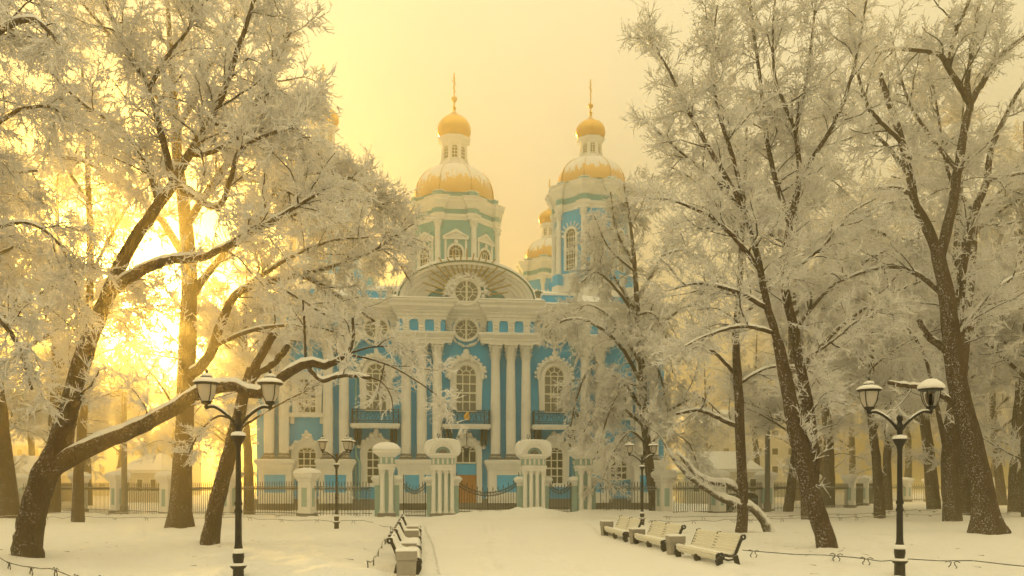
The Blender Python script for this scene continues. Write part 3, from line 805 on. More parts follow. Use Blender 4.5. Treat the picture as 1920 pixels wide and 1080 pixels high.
    if big:   # little pediments on pilasters
        x = ww / 2 + .42; zt_ = wzs + ww / 2 + .7
        sm.box(-x - .12, -x + .12, y, .1, wz0, zt_).box(x - .12, x + .12, y, .1, wz0, zt_).box(-x - .3, x + .3, y - .12, .1, zt_, zt_ + .25)
        sm.strip_xz([(-x - .1, zt_ + .25), (0, zt_ + .85), (x + .1, zt_ + .25)], [(-x - .35, zt_ + .27), (0, zt_ + 1.15), (x + .35, zt_ + .27)], y - .15, .1)
        sm.extrude_xz([(-x, zt_ + .25), (0, zt_ + .9), (x, zt_ + .25)], y + .04, .1)
        sm.ball((0, y - .1, wzs + ww / 2 + .35), (.26, .12, .3), 8, 5)
    else:
        sm.box(-ww / 2 - .45, -ww / 2, y - .1, .1, wzs - .25, wzs).box(ww / 2, ww / 2 + .45, y - .1, .1, wzs - .25, wzs)
        for j in range(9):
            an = PI * j / 8
            sm.tube([((ww / 2 + .3) * math.cos(an), y - .02, wzs + (ww / 2 + .3) * math.sin(an)), ((ww / 2 + .75) * math.cos(an), y - .02, wzs + (ww / 2 + .75) * math.sin(an))], .07, 4)
    smm = sm.mesh('window_surround', 'white_stucco')
    gm = MB().extrude_xz(ha, y + .06, y + .12).mesh('window_pane', 'dark_glass')
    fm = MB(); h2 = ww / 2
    for i in range(1, 4): fm.box(-h2 + ww * i / 4 - .035, -h2 + ww * i / 4 + .035, y + .02, y + .09, wz0, wzs + (.3 if i == 2 else 0))
    zz = wz0
    while zz < wzs + .1:
        fm.box(-h2, h2, y + .015, y + .085, zz - .035, zz + .035); zz += .55
    fm.strip_xz([(h2 * .45 * math.cos(PI * j / 8), wzs + h2 * .45 * math.sin(PI * j / 8)) for j in range(9)], [(h2 * .55 * math.cos(PI * j / 8), wzs + h2 * .55 * math.sin(PI * j / 8)) for j in range(9)], y + .02, y + .09)
    for j in range(1, 6):
        an = PI * j / 6; fm.tube([(h2 * .5 * math.cos(an), y + .05, wzs + h2 * .5 * math.sin(an)), (h2 * math.cos(an), y + .05, wzs + h2 * math.sin(an))], .03, 4)
    fmm = fm.mesh('window_frame', 'white_paint')
    for k in range(8):
        an = -PI / 2 + k * PI / 4; q = a * 0.97
        for nm, mm in (('window_surround', smm), ('window_pane', gm), ('window_frame', fmm)):
            o = link(nm, mm, None, t, (q * math.cos(an), q * math.sin(an), 0)); o.rotation_euler = (0, 0, an + PI / 2)
    # ribbed dome
    dr = a * 0.965; hd = zt - zd
    rib = lambda an: 1 + 0.035 * (abs(math.cos(4 * (an - T8))) ** 6) - 0.012 * math.cos(8 * (an - T8))
    prof = [(dr, zd), (dr * 1.0, zd + .12 * hd)] + [(dr * math.cos(x) ** .82 if x < 1.2 else dr * math.cos(x) ** .82, zd + .12 * hd + .92 * hd * math.sin(x)) for x in [1.33 * j / 12 for j in range(1, 13)]]
    prof = [(max(r, lr * .8), z) for r, z in prof]
    MB().lathe(prof, 96, 0, 0, 0, True, rib).build('dome', 'gilt_snow', t, True, 60)
    for k in range(8):
        an = T8 + k * PI / 4
        MB().tube([(r * 1.03 * math.cos(an), r * 1.03 * math.sin(an), z + .02) for r, z in prof[::2]], .075, 5).build('dome_rib', 'gilt_snow', t, True)
    # lantern
    lh = zl - zt; q = lr
    lp = [(q * 1.25, zt - .5), (q * 1.22, zt + .1 * lh), (q * 1.05, zt + .16 * lh), (q, zt + .22 * lh), (q * .94, zt + .7 * lh), (q, zt + .74 * lh), (q * 1.1, zt + .78 * lh), (q * 1.1, zt + .84 * lh), (q * 1.36, zt + .93 * lh), (q * 1.38, zt + .97 * lh), (q * .9, zl + .02)]
    lm = MB().lathe([(r / math.cos(T8), z) for r, z in lp], 8, 0, 0, T8)
    for k in range(8):
        an = T8 + k * PI / 4; lm.tube([(q * 1.32 * math.cos(an), q * 1.32 * math.sin(an), zt), (q * 1.1 * math.cos(an), q * 1.1 * math.sin(an), zt + .25 * lh), (q * 1.02 * math.cos(an), q * 1.02 * math.sin(an), zt + .78 * lh)], q * .13, 6)
    lm.build('lantern', 'white_stucco', t)
    wq = q * .42; ga = arch_line(wq, zt + .25 * lh, zt + .58 * lh, wq / 2, 8)
    g1 = MB().extrude_xz(ga, -.03, .05).mesh('lantern_pane', 'dark_glass')
    g2 = MB().strip_xz(ga, arch_line(wq + .22, zt + .23 * lh, zt + .58 * lh, wq / 2 + .11, 8), -.08, .1)
    for i in range(4): g2.box(-wq / 2, wq / 2, -.07, 0, zt + (.25 + .11 * i) * lh - .03, zt + (.25 + .11 * i) * lh + .03)
    g2.box(-.035, .035, -.065, 0, zt + .25 * lh, zt + .58 * lh + wq / 2); g2 = g2.mesh('lantern_frame', 'white_paint')
    for k in range(8):
        an = -PI / 2 + k * PI / 4
        for nm, mm in (('lantern_pane', g1), ('lantern_frame', g2)):
            o = link(nm, mm, None, t, (q * .98 * math.cos(an), q * .98 * math.sin(an), 0)); o.rotation_euler = (0, 0, an + PI / 2)
    # onion, finial, cross
    oh = zo - zl
    on = [(orad * .74, zl), (orad * .86, zl + .05 * oh), (orad * .97, zl + .2 * oh), (orad, zl + .36 * oh), (orad * .93, zl + .54 * oh), (orad * .76, zl + .68 * oh), (orad * .5, zl + .8 * oh), (orad * .26, zl + .9 * oh), (orad * .13, zo)]
    MB().lathe(on, 64, 0, 0, 0, True, lambda an: 1 + .03 * abs(math.cos(4 * an))).build('onion_dome', 'gilt', t, True, 60)
    br = orad * .15
    MB().lathe([(orad * .12, zo - .1), (orad * .09, zo + .3), (orad * .15, zo + .45), (orad * .07, zo + .6), (orad * .06, zb - br * 1.2)], 10).ball((0, 0, zb), br * 1.25, 12, 8).build('finial', 'gilt', t, True, 60)
    cx = MB(); hh = zx - zb; w = .055 if big else .05
    cx.box(-w, w, -w, w, zb, zx).box(-hh * .16, hh * .16, -w * .8, w * .8, zb + hh * .62, zb + hh * .62 + 2 * w).box(-hh * .09, hh * .09, -w * .8, w * .8, zb + hh * .78, zb + hh * .78 + 2 * w)
    cx.extrude_xz([(-hh * .1, zb + hh * .40), (-hh * .1, zb + hh * .40 + 2 * w), (hh * .1, zb + hh * .30 + 2 * w), (hh * .1, zb + hh * .30)], -w * .8, w * .8)
    co = cx.build('cross', 'gilt', t); co.rotation_euler = (0, 0, math.radians(62))
    return t
tower(0, 27, 4.9, 20.0, 24.3, 32.0, 34.4, 35.2, 39.6, 43.1, 46.4, 47.9, 51.0, 1.38, 1.95, True)
for u, v in ((13.5, 13), (-13.5, 13), (13.5, 40), (-13.5, 40)):
    tower(u, v, 3.55, 18.2, 23.2, 29.5, 32.0, 32.5, 35.5, 37.7, 40.0, 41.2, 43.9, 1.0, 1.5, False)

# ================================================================== gate
GX, GY, GR = -1.6, 52.0, CH_ROT
cG, sG = math.cos(GR), math.sin(GR)
def gw(u, v=0.0): return (GX + u * cG - v * sG, GY + u * sG + v * cG)

def little_capital(mb, x, y, r, z):
    mb.lathe([(r, z), (r * 1.15, z + .04), (r * 1.05, z + .08), (r * 1.2, z + .2), (r * 1.55, z + .3)], 10, x, y)
    for k in range(8):
        a = k * PI / 4; mb.ball((x + r * 1.3 * math.cos(a), y + r * 1.3 * math.sin(a), z + (.14 if k % 2 else .22)), (.05, .05, .07), 5, 3)
    mb.box(x - r * 1.5, x + r * 1.5, y - r * 1.5, y + r * 1.5, z + .3, z + .34)

def side_pier(p, s, x, h=2.75):
    sp = MB().box(min(s * x, s * (x + .34)), max(s * x, s * (x + .34)), -.25, .3, 0, h - .5).build('side_pier', 'pale_teal', p)
    c = s * (x + .17)
    MB().box(c - .2, c + .2, -.28, .33, h - .5, h - .32).frustum((c - .2, c + .2, -.28, .33), (c - .4, c + .4, -.46, .5), h - .32, h - .12).box(c - .42, c + .42, -.48, .52, h - .12, h).build('pier_cap', 'white_stucco', sp)
    MB().frustum((c - .40, c + .40, -.46, .5), (c - .22, c + .22, -.25, .3), h, h + .17).build('snow', 'cap_snow', sp, True, 30)

def pillar(u, big, label):
    x, y = gw(u)
    p = thing('gate_pillar', label, 'gate pillar', (x, y, gz(x, y) - 0.12), GR, 'pillars of the entrance gate'); p.scale = (.90, .90, .94)
    w = .78 if big else .5
    MB().box(-w, w, -.6, .6, 0.3, 3.5).build('core', 'pale_teal', p)
    MB().box(-w - .14, w + .14, -.98, .7, 0, .38).build('plinth', 'grey_granite', p)
    xs_ = (-.66, -.22, .22, .66) if big else (-.3, .3)
    r = .15 if big else .17
    for xx in xs_:
        c = MB().lathe([(r * 1.3, .38), (r * 1.35, .46), (r * 1.1, .54), (r, .6), (r * .9, 2.95)], 14, xx, -.72).build('column', 'white_stucco', p, True, 40)
        m = MB(); little_capital(m, xx, -.72, r * .9, 2.95); m.build('capital', 'white_stucco', c, True, 40)
    zt = 3.3
    MB().sweep([(-w, .6), (-w, -.82), (w, -.82), (w, .6), (-w, .6)][:4], [(-.3, zt), (.06, zt), (.06, zt + .18), (.12, zt + .22), (.12, zt + .36), (-.3, zt + .4)]).box(-w + .01, w - .01, -.8, .58, zt, zt + .4).build('architrave', 'white_stucco', p)
    MB().box(-w - .02, w + .02, -.84, .6, zt + .4, zt + .82).build('frieze', 'pale_teal', p)
    tr = MB(); n = 5 if big else 3
    for k in range(n):
        xx = -w + .12 + (2 * w - .24) * k / (n - 1); tr.box(xx - .07, xx + .07, -.9, -.8, zt + .42, zt + .8)
    tr.build('triglyph', 'white_stucco', p)
    zc = zt + .82
    if big:
        MB().sweep([(-w, .6), (-w, -.82), (w, -.82), (w, .6)], [(-.3, zc), (.05, zc), (.16, zc + .1), (.34, zc + .2), (.34, zc + .32), (-.3, zc + .34)]).box(-w + .01, w - .01, -.8, .58, zc, zc + .33).build('cornice', 'white_stucco', p)
        n = 14; hw = 1.1
        el = lambda a, b: [(a * math.cos(PI - PI * j / n), zc + .33 + b * math.sin(PI - PI * j / n)) for j in range(n + 1)]
        ar = MB().strip_xz(el(.52, .45), el(.72, .66), -1.12, .75).strip_xz(el(.72, .66), el(.9, .84), -1.2, .8)
        ar.build('arched_hood', 'white_stucco', p, True, 40)
        MB().extrude_xz(el(.55, .5), -.85, .6).build('tympanum', 'pale_teal', p)
        MB().extrude_xz(el(.3, .28), -.9, -.8).build('lunette', 'grey_granite', p)
        # a thick quilt of snow over the vaulted top
        rings = []
        for i, yy in enumerate((-1.02, -1.06, -1.0, -.4, .3, .8, .86)):
            k = (.86, .95, 1, 1.03, 1.02, .96, .8)[i]
            rings.append([(px_ * k, yy, zc + .34 + pz_ * k) for px_, pz_ in ((-1.14, -.1), (-1.24, .06), (-1.27, .42), (-1.2, .72), (-1.02, .88), (-.6, .97), (0, 1.0), (.6, .98), (1.0, .9), (1.2, .74), (1.27, .42), (1.24, .05), (1.14, -.1), (.98, 0.02), (.93, .3), (.7, .66), (.4, .8), (0, .86), (-.4, .8), (-.7, .66), (-.93, .3), (-.98, 0.02))])
        MB().grid(rings, True, True, True).build('snow', 'cap_snow', p, True, 60)
        cr = MB()
        for xx, hh in ((-.28, .35), (0, .8), (.28, .35)):
            cr.tube([(xx, .5, zc + 1.2), (xx, .5, zc + 1.2 + hh)], .03, 5)
            cr.tube([(xx + .1 * math.cos(a), .5, zc + 1.28 + hh + .1 * math.sin(a)) for a in [2 * PI * j / 8 for j in range(9)]], .025, 4, False)
        cr.build('iron_crest', 'iron', p)
    else:
        MB().frustum((-w, w, -.82, .58), (-w - .42, w + .42, -1.25, 1.0), zc, zc + .32).box(-w - .44, w + .44, -1.27, 1.02, zc + .32, zc + .5).build('cornice', 'white_stucco', p)
        rings = [[((w + .46) * k * sx_, -.125 + 1.17 * k * sy_, z) for sx_, sy_ in ((-1, -.92), (-.7, -1), (0, -1.02), (.7, -1), (1, -.92), (1.02, 0), (1, .92), (0, 1), (-1, .92), (-1.02, 0))] for k, z in ((.99, zc + .5), (1.02, zc + .56), (.96, zc + .68), (.8, zc + .84), (.55, zc + .97), (.25, zc + 1.04), (.03, zc + 1.06))]
        MB().grid(rings, True, True, True).build('snow', 'cap_snow', p, True, 60)
    for s in (-1, 1): side_pier(p, s, w + .02)
    return p
pillar(-6.45, False, 'square gate pillar with a domed snow cap at the left end of the gate')
pillar(-2.9, True, 'four-columned gate pillar with arched hood left of the central gate')
pillar(2.98, True, 'four-columned gate pillar with arched hood right of the central gate')
pillar(6.35, False, 'square gate pillar with a domed snow cap at the right end of the gate')

def gate(name, label, u0, u1, dip, n, z0, ztop, two):
    x, y = gw((u0 + u1) / 2)
    gt = thing(name, label, 'gate', (x, y, 0), GR)
    h = (u1 - u0) / 2; crv = lambda q: ztop - dip * (1 - (q / h) ** 2)
    for dz, nm in ((0, 'curved_rail'), (-.22, 'curved_rail')):
        MB().tube([(-h + 2 * h * j / 20, 0, crv(-h + 2 * h * j / 20) + dz) for j in range(21)], .028, 5).build(nm, 'iron', gt)
    dec = MB()
    for j in range(int(h * 2 / .2)):
        q = -h + .1 + .2 * j
        dec.tube([(q + .085 * math.cos(2 * PI * k / 8), 0, crv(q) - .11 + .085 * math.sin(2 * PI * k / 8)) for k in range(9)], .018, 4, False)
    dec.build('scroll_band', 'iron', gt)
    MB().tube([(-h, 0, z0 + .12), (h, 0, z0 + .12)], .026, 5).tube([(-h, 0, z0 + .34), (h, 0, z0 + .34)], .022, 5).build('bottom_rail', 'iron', gt)
    for j in range(n + 1):
        q = -h + 2 * h * j / n; zt = crv(q)
        r = .035 if j in (0, n) or (two and j == n // 2) else .016
        top = zt + (.35 if j in (0, n) else .1)
        m = MB().tube([(q, 0, z0 - .15), (q, 0, top)], r, 5)
        if j % 2 == 0 or j in (0, n): m.lathe([(.03, top), (.016, top + .04), (.036, top + .1), (.02, top + .16), (.002, top + .27)], 6, q, 0)
        m.build('bar', 'iron', gt)
    return gt
gate('iron_gate', 'wide double iron gate with sagging top rail before the oak door', -2.0, 2.05, .75, 24, .25, 2.35, True)
gate('iron_side_gate', 'narrow iron side gate left of the central gate', -5.4, -4.0, .45, 14, .02, 2.2, False)
gate('iron_side_gate', 'narrow iron side gate right of the central gate', 4.05, 5.5, .45, 14, .25, 2.2, False)

# ================================================================== fences
picket_m = MB().tube([(0, 0, .08), (0, 0, 2.06)], .022, 5).lathe([(.022, 2.06), (.036, 2.12), (.022, 2.19), (.03, 2.23), (.002, 2.36)], 6).mesh('picket', 'fence_iron')
def fence_post_meshes():
    a = MB().box(-.42, .42, -.42, .42, .3, 2.35).mesh('post', 'white_stucco')
    b = MB().box(-.18, .18, -.432, .432, .75, 1.95).box(-.432, .432, -.18, .18, .76, 1.94).mesh('panel', 'pale_teal')
    c = MB().box(-.48, .48, -.48, .48, -.1, .34).mesh('post_base', 'grey_granite')
    d = MB().frustum((-.42, .42, -.42, .42), (-.5, .5, -.5, .5), 2.35, 2.42).box(-.5, .5, -.5, .5, 2.42, 2.5).frustum((-.46, .46, -.46, .46), (-.62, .62, -.62, .62), 2.5, 2.72).box(-.64, .64, -.64, .64, 2.72, 2.84).mesh('post_cap', 'white_stucco')
    rings = [[(.68 * k * x, .68 * k * y, z) for x, y in ((-1, -.95), (0, -1.03), (1, -.95), (1.03, 0), (1, .95), (0, 1.03), (-1, .95), (-1.03, 0))] for k, z in ((.95, 2.84), (1, 2.88), (.95, 2.98), (.78, 3.1), (.5, 3.19), (.2, 3.23), (.02, 3.24))]
    e = MB().grid(rings, True, True, True).mesh('snow', 'cap_snow', True, 60)
    return a, b, c, d, e
FPM = fence_post_meshes()
def fence(label, posts, first=True, last=True, start=None, end=None, pickets=True, gap=.19):
    """posts: plan points (x, y); start and end are plan points without a post"""
    x0, y0 = posts[0]
    f = thing('iron_fence', label, 'fence', (x0, y0, 0))
    line = ([start] if start else []) + posts + ([end] if end else [])
    for i, (x, y) in enumerate(posts):
        j = line.index((x, y)); q0 = line[max(j - 1, 0)]; q1 = line[min(j + 1, len(line) - 1)]
        rz = math.atan2(q1[1] - q0[1], q1[0] - q0[0])
        z = gz(x, y) - .1
        p = link('post', FPM[0], None, f, (x - x0, y - y0, z)); p.rotation_euler = (0, 0, rz)
        for nm, mm in zip(('panel', 'post_base', 'post_cap', 'snow'), FPM[1:]): link(nm, mm, None, p)
    for a, b in zip(line[:-1], line[1:]):
        va, vb = Vector(a), Vector(b); L = (vb - va).length; d = (vb - va) / L; rz = math.atan2(d.y, d.x)
        if (vb - va).length < 1.5: continue
        off = [.45 if a in posts else .1, .45 if b in posts else .1]
        za, zb = gz(*a) - .05, gz(*b) - .05
        s0 = va + d * off[0] - Vector((x0, y0)); s1 = vb - d * off[1] - Vector((x0, y0))
        for hz, rr in ((1.98, .03), (1.78, .026), (.3, .03)):
            MB().tube([(s0.x, s0.y, za + hz), (s1.x, s1.y, zb + hz)], rr, 5).build('rail', 'fence_iron', f)
        n = int((L - off[0] - off[1]) / gap)
        dec = MB()
        for k in range(1, n):
            q = s0 + (s1 - s0) * k / n; z = za + (zb - za) * k / n
            if pickets:
                o = link('picket', picket_m, None, f, (q.x, q.y, z))
            q2 = s0 + (s1 - s0) * (k + .5) / n
            dec.ball((q2.x, q2.y, z + 1.88), (.06, .06, .075), 5, 3)
        dec.build('scroll_row', 'fence_iron', f)
    return f
fx = lambda px, Y: ((px - 960) / F * Y, Y)
L0 = gw(-7.3); R0 = gw(7.2)
fence('tall iron fence with snow-capped stone posts running left from the gate', [fx(576, 50.9), fx(430, 53.4), fx(316, 56), fx(222, 58.6), fx(150, 62), fx(95, 66.5)], start=L0)
fence('stone-posted fence turning away past the frosted bush at far left', [fx(36, 70), fx(7, 76), fx(-22, 83)], start=fx(93, 67.2), pickets=True, gap=.3)
fence('tall iron fence with snow-capped stone posts running right from the gate', [fx(1245, 53.2), fx(1345, 55.4), fx(1436, 60.5)], start=R0)
fence('stone-posted fence bending away behind the dark trunks on the right', [fx(1522, 67), fx(1594, 75), fx(1620, 83), fx(1638, 91)], start=fx(1440, 61), gap=.25)
fence('pale far fence across the park behind the right-hand lamp', [fx(1700, 104), fx(1742, 104.5), fx(1800, 105), fx(1860, 105.5), fx(1925, 106)], start=fx(1645, 99), gap=.3)

# ================================================================== street lamps
def lantern_parts(parent, x, y, z, glass, heap):
    ln = node('lantern', parent, (x, y, z)); ln.scale = (.80, .80, .76)
    gp = [(.07, .02), (.12, .06), (.2, .22), (.235, .42), (.24, .52)]
    MB().lathe(gp, 16).build('glass', glass, ln, True, 60)
    if glass == 'clear_glass': MB().lathe([(.03, .05), (.05, .1), (.05, .38), (.02, .42)], 8).build('bulb', 'milk_glass', ln, True)
    m = MB().lathe([(.03, -.16), (.06, -.1), (.05, -.05), (.12, 0), (.13, .06), (.08, .07)], 12)
    m.lathe([(.24, .50), (.31, .52), (.33, .56), (.29, .60), (.22, .64), (.14, .68), (.14, .70), (.16, .72), (.12, .76), (.05, .80), (.03, .84), (.045, .88), (.01, .94)], 16)
    for k in range(4):
        a = PI / 4 + k * PI / 2
        m.tube([((r + .015) * math.cos(a), (r + .015) * math.sin(a), zz) for r, zz in gp], .014, 4)
    m.build('cage', 'cast_iron', ln, True, 45)
    if heap:
        MB().lathe([(.32, .57), (.35, .61), (.33, .68), (.25, .76), (.14, .84), (.02, .87)], 14, .015, .01).build('snow', 'cap_snow', ln, True)
    else:
        MB().lathe([(.32, .56), (.335, .59), (.30, .63), (.23, .67), (.15, .70)], 16).lathe([(.13, .735), (.155, .75), (.12, .79), (.05, .82)], 14).build('snow', 'cap_snow', ln, True)

def street_lamp(x, y, label, dirs, glasses, heaps, rz=0.0):
    z = gz(x, y)
    z = min(z, 0.0) - .12
    l = thing('street_lamp', label, 'street lamp', (x, y, z), rz, 'cast iron park lamps')
    q72 = lambda pr: [(r_ * .74, z_) for r_, z_ in pr]
    MB().lathe(q72([(.19, 0), (.19, .1), (.155, .16), (.15, .40), (.21, .44), (.23, .47), (.21, .50)]), 12).build('base', 'cast_iron', l, True, 40)
    MB().lathe(q72([(.12, .5), (.14, .56), (.16, .66), (.15, .76), (.10, .9), (.095, 1.0), (.088, 1.55), (.11, 1.58), (.11, 1.62), (.085, 1.66), (.085, 1.72), (.11, 1.74), (.11, 1.78), (.08, 1.82), (.068, 2.85), (.08, 2.88), (.07, 2.92)]), 14).build('pole', 'cast_iron', l, True, 40)
    MB().lathe(q72([(.07, 2.92), (.09, 3.0), (.18, 3.12), (.2, 3.16), (.18, 3.2), (.07, 3.22), (.08, 3.35), (.12, 3.42), (.08, 3.5), (.06, 3.54), (.09, 3.6), (.09, 3.66), (.05, 3.7)]), 14).build('capital', 'cast_iron', l, True, 40)
    MB().lathe(q72([(.2, 3.17), (.205, 3.2), (.17, 3.24), (.08, 3.26)]), 14).lathe(q72([(.15, .73), (.165, .76), (.12, .84)]), 14).lathe(q72([(.225, .48), (.23, .5), (.19, .53)]), 14).build('snow', 'cap_snow', l, True)
    for k, a in enumerate(dirs):
        ca, sa = math.cos(a), math.sin(a)
        pts = []
        for q in range(9):
            s = q / 8; r = .05 + .60 * s; zz = 3.38 + .42 * math.sin(s * PI / 2) ** .8 - .05 * max(0, s - .8) * 5
            pts.append((r * ca, r * sa, zz))
        MB().tube(pts, .034, 7).build('arm', 'cast_iron', l, True)
        MB().tube([(p[0], p[1], p[2] + .03) for p in pts[2:]], .026, 6).build('snow', 'cap_snow', l, True)
        lantern_parts(l, .65 * ca,   .65 * sa, 3.84, glasses[k], heaps[k])
    return l
y_ = 16.6; street_lamp((447 - 960) / F * y_, y_, 'snowy two-lantern lamp in front of the big forked tree on the left', (0.05, PI + .05), ('milk_glass',) * 2, (False, False))
y_ = 17.7; street_lamp((1687 - 960) / F * y_, y_, 'two-lantern lamp with one heaped snow cap on the right lawn', (-.12, PI - .12), ('clear_glass', 'milk_glass'), (True, False))
y_ = 37.6; street_lamp((631 - 960) / F * y_, y_, 'slim three-lantern lamp standing before the left fence', (-.55, .45, PI), ('milk_glass',) * 3, (False,) * 3)
y_ = 41.5; street_lamp((1204 - 960) / F * y_, y_, 'lamp behind the farthest right bench, before the drooping tree', (.3, PI - .1), ('milk_glass',) * 2, (False,) * 2)

# ================================================================== benches and bins
PROF = [(.06, .335), (.015, .395), (.02, .462), (.075, .492), (.15, .487), (.225, .470), (.30, .455), (.375, .452), (.44, .482), (.485, .545), (.515, .62), (.545, .695), (.575, .77), (.605, .84), (.645, .895)]
def bench(x, y, rz, L, label, snowy):
    """local x runs along the seat, local y from its front to its back"""
    b = thing('park_bench', label, 'bench', (x, y, gz(x, y) - .13), rz, 'white slatted park benches')
    mids = []
    for i in range(len(PROF)):
        y0, z0 = PROF[i]
        a, c = PROF[max(i - 1, 0)], PROF[min(i + 1, len(PROF) - 1)]
        d = Vector((c[0] - a[0], c[1] - a[1])).normalized(); n = Vector((-d.y, d.x)) if i else Vector((-d.y, d.x))
        hw, th = .030, .016
        pts = [(y0 + d.x * s * hw + n.x * t_ * th, z0 + d.y * s * hw + n.y * t_ * th) for s, t_ in ((-1, -1), (1, -1), (1, 1), (-1, 1))]
        m = MB().grid([[(xx, py_, pz_) for py_, pz_ in pts] for xx in (.04, L - .04)], True, True, True)
        m.build('slat', 'white_paint', b)
    if snowy:
        rings = []
        for xx in (.06, .3, L * .5, L - .3, L - .06):
            k = rnd.uniform(.8, 1.1)
            rings.append([(xx, yy, zz) for yy, zz in ((.0, .47), (.06, .53 + .02 * k), (.2, .535 + .03 * k), (.36, .52 + .03 * k), (.45, .57 + .02 * k), (.53, .72 + .01 * k), (.60, .88 + .01 * k), (.66, .945 + .01 * k), (.69, .90), (.62, .84), (.53, .64), (.46, .5), (.37, .455), (.2, .47), (.05, .47))])
        MB().grid(rings, True, True, True).build('snow', 'cap_snow', b, True)
    for k, xx in enumerate((0.0, L / 2, L)):
        m = MB(); w = .05 if k != 1 else .04
        def rib(pts, th):
            rings = [[(xx + sx * w, p[0] + q[0], p[1] + q[1]) for sx, q in ((-1, (-t_, -t_ * .3)), (1, (-t_, -t_ * .3)), (1, (t_, t_ * .3)), (-1, (t_, t_ * .3)))] for p, t_ in zip(pts, th)]
            m.grid(rings, True, True, True)
        # front leg: a big scroll that narrows to a paw
        rib([(.10, .40), (.055, .33), (.06, .24), (.10, .15), (.115, .08), (.06, .03), (.02, .0)], [.075, .085, .075, .06, .05, .06, .05])
        if k != 1:
            m.tube([(xx, .085 + .085 * math.cos(a), .40 + .085 * math.sin(a)) for a in [2 * PI * j / 12 for j in range(13)]], .04, 6, False)
            m.ball((xx, .085, .40), (.05, .05, .05), 8, 5)
        under = [(p[0] + .012, p[1] - .04) for p in PROF[4:]]
        m.tube([(xx, p[0], p[1]) for p in under], [.04] * (len(under) - 1) + [.045], 6)
        m.tube([(xx, .68 + .05 * math.cos(a), .88 + .05 * math.sin(a)) for a in [2 * PI * j / 10 for j in range(11)]], .032, 6, False)
        rib([(.46, .43), (.50, .32), (.54, .18), (.585, .06), (.60, .0)], [.055, .05, .042, .038, .045])
        m.tube([(xx, .14, .36), (xx, .28, .31), (xx, .42, .33), (xx, .5, .37)], .028, 6)
        m.build('end_frame' if k != 1 else 'middle_frame', 'cast_iron', b, True, 50)
    return b
def along(x0, y0, x1, y1): return math.hypot(x1 - x0, y1 - y0), math.atan2(y1 - y0, x1 - x0)
# right row: fronts face the path (towards -x); local +y must point to +x so the seat runs towards the camera
for (x0, y0, x1, y1), lb in (((4.60, 22.5, 5.02, 19.6), 'nearest white slatted bench of the right row, beside the path'),
                             ((4.12, 27.0, 4.47, 23.9), 'middle white slatted bench of the right row'),
                             ((3.66, 31.8, 3.93, 28.2), 'farthest white slatted bench of the right row, near the lamp')):
    L, a = along(x0, y0, x1, y1); bench(x0, y0, a, L, lb, False)
for (x0, y0, x1, y1), lb in (((-2.03, 17.75, -2.33, 20.3), 'nearest snowy bench of the left row, seen from its end'),
                             ((-2.46, 21.5, -2.76, 24.1), 'second snowy bench of the left row'),
                             ((-2.92, 25.5, -3.24, 28.2), 'third snowy bench of the left row'),
                             ((-3.40, 29.8, -3.72, 32.4), 'farthest snowy bench of the left row, near the gate')):
    L, a = along(x0, y0, x1, y1); bench(x0, y0, a, L, lb, True)
def bin_(x, y, rz, label):
    b = thing('litter_bin', label, 'litter bin', (x, y, gz(x, y) - .08), rz, 'concrete litter bins between the benches')
    w = .21
    MB().frustum((-w * .9, w * .9, -w * .9, w * .9), (-w, w, -w, w), 0, .40).build('body', 'concrete', b)
    m = MB()
    m.sweep([(-w, -w), (w, -w), (w, w), (-w, w)][::1], [(-.05, .41), (.015, .41), (.015, .60), (-.05, .60)], True); m.box(-w + .03, w - .03, -w + .03, w - .03, .4, .5)
    m.build('rim', 'concrete', b)
    MB().sweep([(-w, -w), (w, -w), (w, w), (-w, w)], [(-.06, .598), (.012, .60), (.02, .625), (-.03, .645), (-.06, .62)], True).box(-w + .04, w - .04, -w + .04, w - .04, .5, .56).build('snow', 'cap_snow', b, True, 60)
for x, y, a, lb in ((-2.24, 17.0, .1, 'square concrete litter bin at the near end of the left benches'), (-2.72, 20.9, .1, 'concrete litter bin between the first two left benches'),
                    (-3.12, 24.85, .1, 'concrete litter bin between the second and third left benches'), (-3.62, 29.0, .1, 'concrete litter bin beyond the third left bench'),
                    (4.72, 23.1, .12, 'concrete litter bin between the two nearest right benches'), (4.30, 27.5, .12, 'concrete litter bin between the two farther right benches'), (3.82, 32.3, .12, 'concrete litter bin at the far end of the right benches')):
    bin_(x, y, a, lb)

